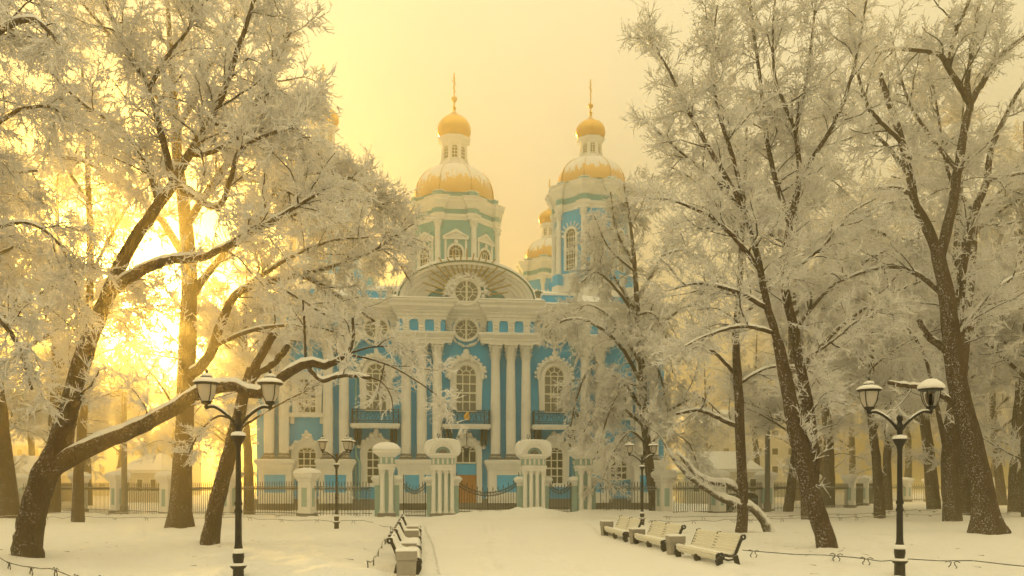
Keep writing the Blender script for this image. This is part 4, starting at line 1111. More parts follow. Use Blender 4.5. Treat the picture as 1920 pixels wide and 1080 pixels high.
# ================================================================== low wire edging of the lawns
def low_wire(label, pts, step, knot=1.0):
    x0, y0 = pts[0]
    f = thing('low_wire_fence', label, 'low fence', (x0, y0, 0))
    line = []
    for a, b in zip(pts[:-1], pts[1:]):
        n = max(2, int(math.hypot(b[0] - a[0], b[1] - a[1]) / .6))
        line += [(a[0] + (b[0] - a[0]) * k / n, a[1] + (b[1] - a[1]) * k / n) for k in range(n)]
    line.append(pts[-1])
    MB().tube([(x - x0, y - y0, gz(x, y) + .17 + .025 * math.sin(i * 1.7)) for i, (x, y) in enumerate(line)], .011, 5).build('wire', 'iron', f)
    MB().tube([(x - x0, y - y0, gz(x, y) + .19 + .025 * math.sin(i * 1.7)) for i, (x, y) in enumerate(line) if (i // 7) % 2 == 0 or True], .009, 4).build('snow', 'cap_snow', f)
    acc = 0.0
    for a, b in zip(pts[:-1], pts[1:]):
        L = math.hypot(b[0] - a[0], b[1] - a[1]); d = ((b[0] - a[0]) / L, (b[1] - a[1]) / L); q = .3
        while q < L:
            x, y = a[0] + d[0] * q, a[1] + d[1] * q; z = gz(x, y)
            m = MB()
            for s in (-1, 1):
                m.tube([(x - x0 + s * d[0] * o * knot, y - y0 + s * d[1] * o * knot, z + h) for o, h in ((.16, .17), (.09, .2), (.03, .17), (.05, .10), (.09, .06), (.06, .0))], .013, 5)
            m.build('knot', 'iron', f); q += step
    return f
gp = lambda px, py: (((px - 960) / F) * 3000 / (py - HOR), 3000 / (py - HOR))
low_wire('low iron wire edging at the bottom left corner', [gp(-60, 1052), gp(135, 1092), gp(260, 1125)], 1.5)
low_wire('low iron wire edging beside the left benches', [gp(688, 1085), gp(722, 1022), gp(736, 998), gp(712, 993)], 2.4)
low_wire('low iron wire edging across the right lawn behind the lamp', [gp(1392, 1050), gp(1600, 1060), gp(1760, 1066), gp(1960, 1074)], 2.1)
low_wire('thin wire edging nearer the left lawn, farther row', [gp(-40, 973), gp(150, 975), gp(330, 978), gp(520, 981), gp(700, 985)], 2.3, 1.2)
low_wire('thin wire edging along the left fence, farthest row', [gp(-40, 966), gp(220, 969), gp(440, 972), gp(680, 974)], 2.6, 1.2)
low_wire('thin wire edging along the right fence, farthest row', [gp(1243, 975), gp(1430, 974), gp(1600, 969), gp(1760, 962)], 2.2, 1.2)
low_wire('thin wire edging nearer the right lawn, farther row', [gp(1215, 984), gp(1400, 981), gp(1600, 975), gp(1790, 969), gp(1940, 966)], 2.4, 1.2)

# ================================================================== poles, cars and houses in the mist
def pole(px, Y, h, label):
    x = (px - 960) / F * Y
    p = thing('metal_pole', label, 'pole', (x, Y, gz(x, Y) - .1))
    MB().lathe([(.28, 0), (.28, .7), (.2, .8), (.19, h * .5), (.15, h)], 12).build('shaft', 'metal_pole', p, True, 40)
    MB().lathe([(.15, h), (.19, h + .03), (.1, h + .12), (.01, h + .15)], 12).build('snow', 'cap_snow', p, True)
pole(1439, 59.0, 8.4, 'grey metal pole rising beside the right fence')
pole(233, 56.8, 8.8, 'grey metal pole rising beside the left fence')

def car(px, Y, rz, label):
    x = (px - 960) / F * Y
    c = thing('parked_car', label, 'car', (x, Y, gz(x, Y) - .05), rz)
    sec = [(-2.15, .35, .78, .80), (-2.1, .3, .92, .86), (-1.2, .26, 1.0, .9), (-.75, .26, 1.05, .9), (1.3, .26, 1.08, .9), (1.95, .3, 1.02, .87), (2.15, .38, .8, .8)]
    MB().grid([[(xx, -w, z0), (xx, -w * 1.02, (z0 + z1) / 2), (xx, -w * .92, z1), (xx, w * .92, z1), (xx, w * 1.02, (z0 + z1) / 2), (xx, w, z0)] for xx, z0, z1, w in sec], True, True, True).build('body', 'car_paint', c, True, 35)
    cab = [(-1.0, 1.04, 1.06, .8), (-.35, 1.04, 1.5, .72), (.2, 1.04, 1.56, .72), (.9, 1.04, 1.5, .7), (1.6, 1.04, 1.1, .76)]
    MB().grid([[(xx, -w * 1.08, z0), (xx, -w, z1), (xx, w, z1), (xx, w * 1.08, z0)] for xx, z0, z1, w in cab], True, True, True).build('windows', 'dark_glass', c, True, 30)
    MB().grid([[(xx, -w, z1), (xx, -w * 1.02, z1 + .08), (xx, 0, z1 + .22), (xx, w * 1.02, z1 + .08), (xx, w, z1)] for xx, z1, w in ((-.5, 1.42, .6), (-.2, 1.5, .74), (.8, 1.5, .74), (1.0, 1.42, .6))], True, True, True).build('snow', 'cap_snow', c, True)
    MB().grid([[(xx, -w, z1), (xx, -w * .9, z1 + .1), (xx, w * .9, z1 + .1), (xx, w, z1)] for xx, z1, w in ((-2.0, .88, .7), (-1.5, .97, .84), (-1.0, 1.03, .8))], True, True, True).build('snow', 'cap_snow', c, True)
    for xx in (-1.35, 1.3):
        for s in (-1, 1):
            w = MB(); n = 16
            w.grid([[(xx + r * math.cos(2 * PI * j / n), s * yy, .32 + r * math.sin(2 * PI * j / n)) for j in range(n)] for r, yy in ((.2, .72), (.32, .74), (.32, .92), (.2, .93))], True, True, True)
            w = w.build('wheel', 'tyre', c, True, 40)
            MB().grid([[(xx + r * math.cos(2 * PI * j / n), s * yy, .32 + r * math.sin(2 * PI * j / n)) for j in range(n)] for r, yy in ((.19, .92), (.05, .95))], True, True, True).build('rim', 'chrome', w)
    for s in (-1, 1): MB().ball((-2.1, s * .6, .74), (.06, .16, .08), 8, 5).build('headlight', 'chrome', c, True)
car(1384, 62.5, .35, 'dark car under snow parked behind the right fence')

def house(name, px0, px1, Y, depth, eave, ridge, label, rows, cols, rz=0.0):
    x0, x1 = (px0 - 960) / F * Y, (px1 - 960) / F * Y; w = (x1 - x0) / 2
    h = thing(name, label, 'building', ((x0 + x1) / 2, Y, 0), rz)
    MB().box(-w, w, 0, depth, -.2, eave).build('wall', 'house_wall', h)
    MB().frustum((-w - .4, w + .4, -.4, depth + .4), (-w + 1.5, w - 1.5, depth * .45, depth * .55), eave, ridge).build('roof', 'snow', h)
    MB().box(-w - .3, w + .3, -.3, depth + .3, eave - .35, eave - .02).build('eaves', 'white_stucco', h)
    for r in range(rows):
        zz = eave * (r + .35) / rows
        for c_ in range(cols):
            xx = -w + 2 * w * (c_ + .5) / cols
            hw, hh = min(.55, w / cols * .4), eave / rows * .36
            wd = MB().strip_xz([(xx - hw, zz), (xx - hw, zz + hh), (xx + hw, zz + hh), (xx + hw, zz), (xx - hw, zz)], [(xx - hw - .12, zz - .12), (xx - hw - .12, zz + hh + .12), (xx + hw + .12, zz + hh + .12), (xx + hw + .12, zz - .12), (xx - hw - .12, zz - .12)], -.1, .05).build('window', 'white_paint', h)
            MB().box(xx - hw, xx + hw, -.02, .06, zz, zz + hh).box(xx - .04, xx + .04, -.07, 0, zz, zz + hh).build('pane', 'dark_glass', wd)
house('pavilion', 1292, 1425, 92, 8, 4.0, 6.2, 'low pavilion with a broad snowy roof behind the right fence', 1, 5)
house('town_house', 1285, 1560, 150, 14, 13.5, 17, 'misty yellow town house behind the snowy pavilion', 4, 9)
house('pavilion', -80, 58, 100, 9, 3.8, 6.0, 'low snow-roofed building at the far left edge', 1, 5)
house('pavilion', 225, 300, 98, 9, 4.0, 6.2, 'small snow-roofed building glimpsed below the sun', 1, 3)
house('town_house', -40, 330, 170, 14, 11, 14.5, 'misty row house far behind the left fence', 3, 12)

# ================================================================== trees under hoarfrost
def unit(v): return v / np.maximum(np.linalg.norm(v, axis=-1, keepdims=True), 1e-9)

def spline(pts, rad, k):
    """a smooth line of k points through the given ones"""
    p = np.asarray(pts, float); r = np.asarray(rad, float); n = len(p)
    s = np.concatenate([[0], np.cumsum(np.linalg.norm(np.diff(p, axis=0), axis=1))])
    t = np.linspace(0, s[-1], k); out = np.zeros((k, 3))
    m = np.zeros_like(p)
    for i in range(n):
        a, b = max(i - 1, 0), min(i + 1, n - 1); m[i] = (p[b] - p[a]) / max(s[b] - s[a], 1e-9)
    j = np.clip(np.searchsorted(s, t, side='right') - 1, 0, n - 2); h = (s[j + 1] - s[j])[:, None]; u = ((t - s[j])[:, None]) / np.maximum(h, 1e-9)
    out = (2 * u**3 - 3 * u**2 + 1) * p[j] + (u**3 - 2 * u**2 + u) * h * m[j] + (-2 * u**3 + 3 * u**2) * p[j + 1] + (u**3 - u**2) * h * m[j + 1]
    return out, np.interp(t, s, r)

def sprout(P_, R_, n, t0, t1, lo, hi, a0, a1, up, droop, k, rng, rr, rmin, wig=.22, tipk=.35, rcap=.75):
    N, kp, _ = P_.shape
    n = np.broadcast_to(np.asarray(n), (N,)); idx = np.repeat(np.arange(N), n); M = len(idx)
    t = t0 + (t1 - t0) * rng.rand(M)
    f = t * (kp - 1); i = np.clip(f.astype(int), 0, kp - 2); w = (f - i)[:, None]
    pos = P_[idx, i] * (1 - w) + P_[idx, i + 1] * w
    tan = unit(P_[idx, i + 1] - P_[idx, i]); rad = R_[idx, i] * (1 - w[:, 0]) + R_[idx, i + 1] * w[:, 0]
    v = rng.normal(size=(M, 3)); v -= (v * tan).sum(1, keepdims=True) * tan; v = unit(v)
    an = (a0 + (a1 - a0) * rng.rand(M))[:, None]
    d = np.cos(an) * tan + np.sin(an) * v; d[:, 2] += up; d = unit(d)
    L = (lo + (hi - lo) * rng.rand(M)) * (1 - .4 * t)
    out = np.zeros((M, k, 3)); out[:, 0] = pos; seg = (L / (k - 1))[:, None]
    for q in range(1, k):
        d = d + rng.normal(size=(M, 3)) * wig; d[:, 2] -= droop; d = unit(d)
        out[:, q] = out[:, q - 1] + d * seg
    r0 = np.maximum(np.minimum(rad * rcap, rr * L), rmin)
    R = r0[:, None] * np.linspace(1, tipk, k)[None, :]
    return out, R

def tubes(P_, R_, sides):
    N, k, _ = P_.shape
    tn = np.zeros_like(P_); tn[:, 1:-1] = P_[:, 2:] - P_[:, :-2]; tn[:, 0] = P_[:, 1] - P_[:, 0]; tn[:, -1] = P_[:, -1] - P_[:, -2]; tn = unit(tn)
    ov = unit(P_[:, -1] - P_[:, 0]); ref = np.where(np.abs(ov[:, 2:3]) < .7, np.array([[0, 0, 1.]]), np.array([[1., .3, 0]]))
    a = unit(np.cross(tn, np.broadcast_to(ref[:, None, :], tn.shape))); b = np.cross(tn, a)
    th = 2 * PI * np.arange(sides) / sides
    ring = P_[:, :, None, :] + R_[:, :, None, None] * (np.cos(th)[None, None, :, None] * a[:, :, None, :] + np.sin(th)[None, None, :, None] * b[:, :, None, :])
    v = ring.reshape(-1, 3)
    base = (np.arange(N) * k * sides)[:, None, None] + (np.arange(k - 1) * sides)[None, :, None]
    j = np.arange(sides)[None, None, :]; j2 = (j + 1) % sides
    q = np.stack([base + j, base + j2, base + sides + j2, base + sides + j], -1).reshape(-1, 4)
    return v, q

def cones(S, r0, rng):
    """three faced tapering needles along the segments S"""
    M = len(S); d = unit(S[:, 1] - S[:, 0]); ref = np.where(np.abs(d[:, 2:3]) < .7, np.array([[0, 0, 1.]]), np.array([[1., .3, 0]]))
    a = unit(np.cross(d, ref)); b = np.cross(d, a); v = np.zeros((M, 4, 3)); rr = r0 * (.7 + .6 * rng.rand(M))[:, None]
    for j in range(3):
        th = 2 * PI * j / 3; v[:, j] = S[:, 0] + rr * (math.cos(th) * a + math.sin(th) * b)
    v[:, 3] = S[:, 1]; o = (np.arange(M) * 4)[:, None]
    t = np.concatenate([o + np.array([[0, 1, 3]]), o + np.array([[1, 2, 3]]), o + np.array([[2, 0, 3]])])
    return v.reshape(-1, 3), t

def spikes(P_, R_, n, lo, hi, rng, r0, up=.15, ang=(.5, 1.3)):
    S, Q = sprout(P_, R_, n, .05, 1.0, lo, hi, ang[0], ang[1], up, 0, 2, rng, 1, r0, .1)
    return cones(S, r0, rng)

class Bag:
    def __init__(s): s.v = []; s.q = []; s.t = []; s.n = 0
    def add(s, v, q=None, t=None):
        s.v.append(v)
        if q is not None: s.q.append(q + s.n)
        if t is not None: s.t.append(t + s.n)
        s.n += len(v)
    def mesh(s, name, mat, smooth=True):
        return np_mesh(name, np.concatenate(s.v), np.concatenate(s.q) if s.q else None, np.concatenate(s.t) if s.t else None, mat, smooth)

def tree_meshes(limbs, seed, n1=2.2, l1=(1.2, 3.0), n2=6, l2=(.5, 1.3), n3=6, l3=(.22, .6), nsp=5, up=.25, droop=.04, tw=.022, skip=1, bare=1, ssp=.13, sides=12, kn=1.0):
    """limbs: [(points, radii, branchy)], branchy scales the branches that limb carries; coordinates are local metres"""
    rng = np.random.RandomState(seed)
    tb, bb, wb, cb, sb = Bag(), Bag(), Bag(), Bag(), Bag()
    L0 = []; R0 = []; cnt = []
    K = 28
    for pts, rad, br in limbs:
        p, r = spline(pts, rad, K)
        L = np.linalg.norm(np.diff(p, axis=0), axis=1).sum()
        # slight unevenness along the limb
        p[2:-1] += rng.normal(size=(K - 3, 3)) * (np.minimum(r[2:-1, None], .12) * .10)
        rn = r * (1 + .022 * rng.normal(size=K))
        # close the end with a blunt tip
        tip = p[-1] + unit(p[-1] - p[-2]) * rn[-1] * .5
        pp = np.concatenate([p, [p[-1] + unit(p[-1] - p[-2]) * rn[-1] * .25], [tip]]); rr = np.concatenate([rn, [rn[-1] * .7], [rn[-1] * .02]])
        v, q = tubes(pp[None], rr[None], sides if r[0] > .08 else 7); tb.add(v, q)
        if br > 0:
            L0.append(p); R0.append(r); cnt.append(max(1, int(L * n1 * br)))
        # snow lying along the top of flat limbs
        tg = unit(np.gradient(p, axis=0)); flat = np.clip((.86 - np.abs(tg[:, 2])) / .35, 0, 1)
        # runs of limb that are flat enough
        on = flat > .05
        i = 0
        while i < K:
            if on[i]:
                j = i
                while j + 1 < K and on[j + 1]: j += 1
                if br >= 0 and j - i >= 2 and r[i:j + 1].mean() > .045:
                    n_ = j - i + 1; env = np.sqrt(np.clip(np.sin(np.linspace(.04, PI - .04, n_)) * 2.2, 0, 1)) * flat[i:j + 1] ** .5
                    rs = r[i:j + 1]; hw = rs * .80 * env; hh = (rs * .30 + .055) * env * (1 + .12 * rng.normal(size=n_))
                    side = unit(np.cross(tg[i:j + 1], [[0, 0, 1.]])); c0 = p[i:j + 1] + np.array([0, 0, 1.]) * (rs * .72)[:, None]
                    th = 2 * PI * np.arange(10) / 10
                    ring = c0[:, None, :] + side[:, None, :] * (hw[:, None] * np.cos(th))[..., None] + np.array([0, 0, 1.]) * (hh[:, None] * np.sin(th) + (rs * .10)[:, None])[..., None]
                    b0 = (np.arange(n_ - 1) * 10)[:, None]; jj = np.arange(10)[None]; j2 = (jj + 1) % 10
                    sb.add(ring.reshape(-1, 3), np.stack([b0 + jj, b0 + 10 + jj, b0 + 10 + j2, b0 + j2], -1).reshape(-1, 4))
                i = j + 1
            else: i += 1
    if L0:
        P0, Q0 = np.array(L0), np.array(R0)
        P1, Q1 = sprout(P0, Q0, cnt, .12, 1.0, l1[0], l1[1], .5, 1.25, up, droop, 8, rng, .018, .018, .20, .4)
        v, q = tubes(P1, Q1, 5); bb.add(v, q)
        P2, Q2 = sprout(P1, Q1, n2, .10, 1.0, l2[0], l2[1], .4, 1.15, up * .6, droop * 1.3, 5, rng, .017, .011, .24, .45)
        P2b, Q2b = sprout(P0, Q0, (np.array(cnt) * 1.6).astype(int), .25, 1.0, l2[0], l2[1], .6, 1.4, up * .6, droop, 5, rng, .017, .011, .24, .45)
        P2 = np.concatenate([P2, P2b]); Q2 = np.concatenate([Q2, Q2b])
        v, q = tubes(P2, Q2, 3); wb.add(v, q)
        P3, Q3 = sprout(P2, Q2, n3, .04, 1.0, l3[0], l3[1], .35, 1.1, up * .4, droop * 1.5, 2, rng, .06, tw, .10, .55, 3.0)
        v, t_ = cones(P3, tw, rng); cb.add(v, None, t_)
        if nsp:
            v, t_ = spikes(P3, Q3, nsp, ssp * .5, ssp * 1.3, rng, tw * .72); cb.add(v, None, t_)
        v, t_ = spikes(P2, Q2, 4, ssp * .5, ssp * 1.2, rng, tw * .8); cb.add(v, None, t_)
        v, t_ = spikes(P1, Q1, 8, ssp * .5, ssp * 1.2, rng, tw * .8); cb.add(v, None, t_)
    return [('trunk', tb, 'bark'), ('branches', bb, 'branch_bark'), ('twigs', wb, 'twig_bark'), ('crown', cb, 'hoarfrost'), ('snow', sb, 'cap_snow')]

def plant_tree(name, label, base, limbs, cat='tree', group=None, bark=None, **kw):
    """limbs given in world metres; the tree's origin is at its foot"""
    b = np.array(base)
    lm = [(np.array(p) - b, r, br) for p, r, br in limbs]
    t = thing(name, label, cat, base, 0, group)
    for nm, bag, mat in tree_meshes(lm, **kw):
        if bag.n: link(nm, bag.mesh(nm, bark if bark and nm == 'trunk' else mat, nm != 'crown'), None, t)
    return t

def LP(Y, pts, r0, r1, br=1.0):
    """a limb drawn at depth Y (+ dy per point) with radii from r0 to r1 or a list"""
    p = []
    for q in pts: p.append(P(q[0], q[1], Y + (q[2] if len(q) > 2 else 0)))
    r = r0 if hasattr(r0, '__len__') else np.linspace(r0, r1, len(p))
    return (p, r, br)

def foot(px, Y, dz=-.25):
    x = (px - 960) / F * Y; return (x, Y, gz(x, Y) + dz)
def rooted(limb, f):
    p, r, br = limb; p = [f] + [f[:2] + (f[2] + .45,)] + p[1:] if False else [f] + p[1:]
    return (p, r, br)

# ---- the forked tree on the left
Y = 22.5; f = foot(50, Y)
plant_tree('forked_tree', 'big forked tree at the left whose low snowy limb passes behind the lamp', f, [
    rooted(LP(Y, [(50, 1050), (55, 1000), (65, 950), (82, 895), (108, 850), (120, 800)], [.46, .375, .355, .355, .37, .28], 0, 0), f),
    LP(Y, [(98, 872), (125, 780), (150, 690), (172, 625), (200, 560, .1), (232, 485, .2), (268, 425, .3), (325, 345, .4)], [.30, .28, .255, .235, .21, .185, .165, .14], 0, .25),
    LP(Y, [(325, 345, .4), (305, 260, .6), (278, 170, 1.0), (238, 90, 1.2), (190, -10, 1.2), (150, -90, 1.4)], .105, .04, 1.2),
    LP(Y, [(322, 350, .4), (355, 290, .2), (392, 228, 0), (422, 165, -.2), (447, 90, -.3), (470, 20, -.2), (500, -70, 0)], .125, .04, 1.2),
    LP(Y, [(355, 290, .2), (392, 287, .2), (440, 262, -.2), (485, 240, -.4), (545, 226, -.5), (590, 210, -.4)], .08, .025, 1.3),
    LP(Y, [(332, 345, .4), (372, 375, .0), (410, 388, -.3), (432, 335, -.6), (450, 282, -.9), (515, 248, -1.2), (560, 240, -1.4)], .10, .03, 1.2),
    LP(Y, [(300, 385, .4), (270, 300, 1.2), (225, 240, 2.0), (150, 190, 2.5), (90, 130, 2.6)], .10, .03, 1.3),
    LP(Y, [(392, 228, 0), (430, 235, 1), (480, 190, 1.8), (520, 120, 2.3), (545, 60, 2.6)], .08, .03, 1.3),
    LP(Y, [(278, 170, 1.0), (310, 110, 1.4), (350, 60, 1.8), (390, -10, 2.0)], .07, .03, 1.3),
    LP(Y, [(205, 548), (265, 507, -.2), (318, 489, -.3), (385, 482, -.4)], .165, .105, .3),
    LP(Y, [(385, 482, -.4), (440, 455, -.6), (500, 420, -.8), (560, 385, -.9), (615, 350, -.9)], .10, .03, 1.3),
    LP(Y, [(90, 880), (140, 853, -.1), (200, 826, -.2), (262, 800, -.2), (330, 763, -.2), (385, 730, -.1), (440, 724, 0), (485, 738, 0), (530, 705, .1), (575, 680, .2), (612, 686, .3), (648, 664, .4)], [.30, .26, .235, .22, .205, .19, .165, .16, .145, .125, .11, .08], 0, .10),
    LP(Y, [(578, 688, .2), (603, 713, .1), (640, 704, 0), (694, 708, -.1)], .075, .05, .3),
    LP(Y, [(573, 672, .2), (571, 620, .2), (568, 563, .2)], .04, .025, .4),
    LP(Y, [(650, 668, .4), (662, 640, .4), (661, 596, .4)], .055, .04, .4),
    LP(Y, [(648, 664, .4), (690, 672, .3), (740, 690, .2), (790, 720, .1), (825, 745, 0)], .035, .014, .5),
    LP(Y, [(650, 664, .4), (700, 650, .6), (745, 655, .8), (785, 690, .9)], .035, .014, .5),
    LP(Y, [(690, 706, -.1), (715, 716, 0), (732, 740, 0), (738, 770, 0)], .025, .012, .5)],
    seed=11, n1=2.6, l1=(1.0, 2.4), n2=9, n3=8, nsp=2, up=.22, droop=.05, tw=.022)

# ---- tall tree behind it
Y = 38.0; f = foot(337, Y)
plant_tree('tall_tree', 'tall thick-trunked tree behind the forked tree, crown reaching the cathedral', f, [
    rooted(LP(Y, [(335, 996), (338, 960), (341, 900), (346, 780), (352, 640), (356, 540), (350, 430), (337, 330), (326, 200), (318, 60), (310, -60)], [.72, .54, .46, .42, .39, .37, .32, .26, .19, .12, .06], 0, .4), f),
    LP(Y, [(350, 705), (378, 688, -.5), (400, 650, -1), (420, 592, -1.5), (450, 546, -2), (510, 528, -2), (560, 516, -1.5), (610, 540, -1), (660, 572, -.5), (705, 605, 0)], .27, .05, .7),
    LP(Y, [(450, 546, -2), (540, 485, -3), (620, 452, -3), (690, 445, -3)], .1, .03, 1.2),
    LP(Y, [(510, 528, -2), (570, 565, -3), (630, 600, -3), (680, 610, -3)], .08, .03, 1.0),
    LP(Y, [(402, 340, -1), (480, 340, -2), (560, 370, -2.5), (640, 420, -2.5)], .1, .03, 1.2),
    LP(Y, [(560, 516, -1.5), (620, 500, -1.5), (700, 470, -1.5), (745, 440, -1.5), (775, 420, -1.5)], .10, .03, 1.2),
    LP(Y, [(352, 570), (395, 505, 1), (455, 445, 2), (520, 400, 2.5), (600, 352, 3), (660, 335, 3), (715, 345, 3)], .2, .04, 1.1),
    LP(Y, [(520, 400, 2.5), (600, 430, 3), (680, 450, 3), (740, 485, 2.5), (770, 530, 2.5)], .10, .03, 1.1),
    LP(Y, [(345, 430), (402, 340, -1), (462, 250, -2), (505, 165, -2.5), (530, 95, -2.5), (545, 40, -2.5)], .18, .05, 1.1),
    LP(Y, [(462, 250, -2), (520, 245, -3), (570, 255, -3.5), (605, 300, -3.5)], .09, .03, 1.2),
    LP(Y, [(455, 445, 2), (560, 400, -1), (650, 375, -1), (730, 385, -1)], .1, .03, 1.3),
    LP(Y, [(540, 330, 1), (620, 325, 0), (680, 345, 0), (715, 395, 0)], .08, .03, 1.3),
    LP(Y, [(330, 250), (380, 150, 1), (430, 50, 1.5), (460, -50, 2)], .16, .05, 1.1),
    LP(Y, [(346, 480), (292, 400, 1), (222, 340, 2), (150, 300, 3), (80, 290, 3)], .2, .05, 1.1),
    LP(Y, [(328, 230), (260, 130, -1), (200, 60, -2), (150, 0, -3)], .16, .05, 1.1),
    LP(Y, [(455, 445, 2), (540, 330, 1), (590, 300, 0), (630, 310, 0)], .09, .03, 1.2),
    LP(Y, [(400, 650, -1), (470, 620, -2), (540, 610, -3), (600, 615, -3), (645, 630, -3)], .1, .03, .7)],
    seed=12, n1=1.35, l1=(1.4, 3.6), n2=10, l2=(.6, 1.6), n3=8, l3=(.3, .75), nsp=2, up=.18, droop=.05, tw=.032, ssp=.18)

# ---- leaning sawn-off tree
Y = 27.0; f = foot(392, Y)
plant_tree('pollarded_tree', 'leaning rough-barked tree with two sawn-off limbs behind the left lamp', f, [
    rooted(LP(Y, [(392, 1030), (398, 985), (410, 925), (432, 845), (445, 790), (458, 735), (472, 690)], [.36, .275, .26, .235, .205, .19, .16], 0, .15), f),
    LP(Y, [(458, 735), (475, 695, -.1), (492, 663, -.2), (514, 626, -.3)], .15, .13, 0),
    LP(Y, [(466, 722), (485, 698, .2), (512, 682, .4), (540, 648, .6)], .13, .11, 0),
    LP(Y, [(440, 810), (470, 790, .4), (520, 760, .8), (600, 720, 1)], .06, .02, 1.2),
    LP(Y, [(445, 790), (410, 780, -.3), (375, 810, -.5), (350, 860, -.5)], .05, .02, 1.2)],
    seed=13, n1=1.6, l1=(.6, 1.4), n2=7, n3=7, nsp=3, tw=.017)

# ---- slim trees on the left
Y = 44.0; f = foot(146, Y)
plant_tree('slender_tree', 'slender dark tree right of the forked tree by the left wire edging', f, [
    rooted(LP(Y, [(146, 985), (147, 900), (154, 800), (163, 650), (170, 500), (166, 350), (160, 200), (150, 90)], [.36, .27, .25, .22, .19, .15, .1, .05], 0, .7), f),
    LP(Y, [(165, 620), (110, 520, 1), (60, 440, 2)], .1, .04, 1.2), LP(Y, [(168, 520), (220, 420, -1), (270, 340, -2)], .1, .04, 1.2),
    LP(Y, [(165, 380), (100, 270, -1), (60, 180, -2)], .1, .04, 1.2)],
    seed=14, n1=1.1, l1=(1.5, 3.6), n2=10, l2=(.7, 1.7), n3=8, l3=(.35, .8), nsp=2, tw=.030, ssp=.2)

# ---- tree whose trunk stands outside the frame on the left
Y = 20.0; f = foot(-170, Y)
plant_tree('edge_tree', 'tree beyond the left edge whose frosted boughs hang into the picture', f, [
    rooted(LP(Y, [(-170, 1065), (-165, 900), (-150, 700), (-135, 500), (-120, 300), (-90, 100), (-70, -60)], [.45, .38, .34, .3, .25, .17, .1], 0, .5), f),
    LP(Y, [(-150, 640), (-90, 500, .3), (-10, 430, .6), (60, 420, .8), (120, 470, 1), (150, 560, 1)], .07, .02, 1.2),
    LP(Y, [(-130, 430), (-60, 290, 0), (20, 215, 0), (90, 200, .3), (150, 240, .5)], .08, .02, 1.2),
    LP(Y, [(-110, 250), (-40, 100, -.6), (20, 45, -1), (70, 40, -1.2), (110, 80, -1.4)], .12, .04, 1.0),
    LP(Y, [(-155, 760), (-90, 640, -.5), (-20, 590, -.8), (30, 640, -1), (60, 730, -1)], .12, .03, 1.2),
    LP(Y, [(-100, 180), (-20, 20, 1), (80, -30, 1.5), (180, -60, 2)], .12, .04, 1.1),
    LP(Y, [(-145, 560), (-80, 400, 1.5), (0, 330, 2), (70, 320, 2.5)], .12, .03, 1.2)],
    seed=15, n1=2.2, l1=(1.0, 2.2), n2=9, n3=8, nsp=2, up=.05, droop=.11, tw=.023)

# ---- right: the twin-stemmed leaning tree
Y = 25.4; f = foot(1554, Y)
plant_tree('leaning_tree', 'twin-stemmed tree leaning left on the right lawn, snow plastered on its foot', f, [
    rooted(LP(Y, [(1554, 1040), (1545, 1000), (1530, 955), (1515, 900), (1500, 840), (1485, 775), (1472, 700), (1458, 640)], [.36, .295, .285, .285, .27, .235, .2, .16], 0, .15), f),
    LP(Y, [(1458, 640), (1440, 580, -.1), (1425, 505, -.3), (1400, 400, -.5), (1376, 300, -.7), (1352, 230, -.8)], .13, .04, 1.0),
    LP(Y, [(1522, 925, .3), (1526, 860, .5), (1516, 765, .7), (1500, 680, .8), (1484, 595, .9), (1470, 520, .9), (1481, 420, .8), (1500, 330, .8), (1492, 245, .7), (1510, 165, .7), (1522, 70, .7), (1535, -40, .7)], [.2, .19, .18, .16, .145, .13, .105, .09, .07, .055, .04, .025], 0, .8),
    LP(Y, [(1425, 505, -.3), (1372, 440, -.8), (1322, 402, -1.1), (1272, 380, -1.4), (1232, 372, -1.5)], .08, .02, 1.3),
    LP(Y, [(1442, 580, -.1), (1382, 548, -.5), (1312, 532, -.8), (1252, 545, -1)], .08, .02, 1.3),
    LP(Y, [(1400, 400, -.5), (1342, 300, -.6), (1292, 212, -.7), (1252, 128, -.8), (1216, 72, -.8)], .09, .02, 1.3),
    LP(Y, [(1376, 300, -.7), (1345, 200, -.2), (1335, 100, 0), (1345, 10, 0)], .07, .02, 1.3),
    LP(Y, [(1481, 420, .8), (1445, 300, 1.2), (1425, 150, 1.5), (1405, 0, 1.5), (1400, -60, 1.5)], .09, .03, 1.2),
    LP(Y, [(1500, 330, .8), (1562, 235, .4), (1602, 125, .2), (1625, 0, .2)], .08, .03, 1.2),
    LP(Y, [(1470, 520, .9), (1542, 462, 1.4), (1592, 402, 1.8), (1642, 372, 2)], .07, .02, 1.2),
    LP(Y, [(1455, 625), (1392, 612, -.5), (1330, 628, -.9), (1272, 655, -1.2)], .07, .02, 1.2),
    LP(Y, [(1500, 680, .8), (1560, 640, 1.2), (1610, 600, 1.4), (1650, 580, 1.6)], .06, .02, 1.2),
    LP(Y, [(1492, 245, .7), (1455, 150, .2), (1450, 40, 0), (1460, -50, 0)], .06, .02, 1.2),
    LP(Y, [(1400, 400, -.5), (1330, 330, .6), (1270, 280, 1.2), (1225, 240, 1.5)], .07, .02, 1.2)],
    seed=16, n1=2.2, l1=(.9, 2.1), n2=9, n3=7, nsp=2, up=.3, droop=.02, tw=.021)

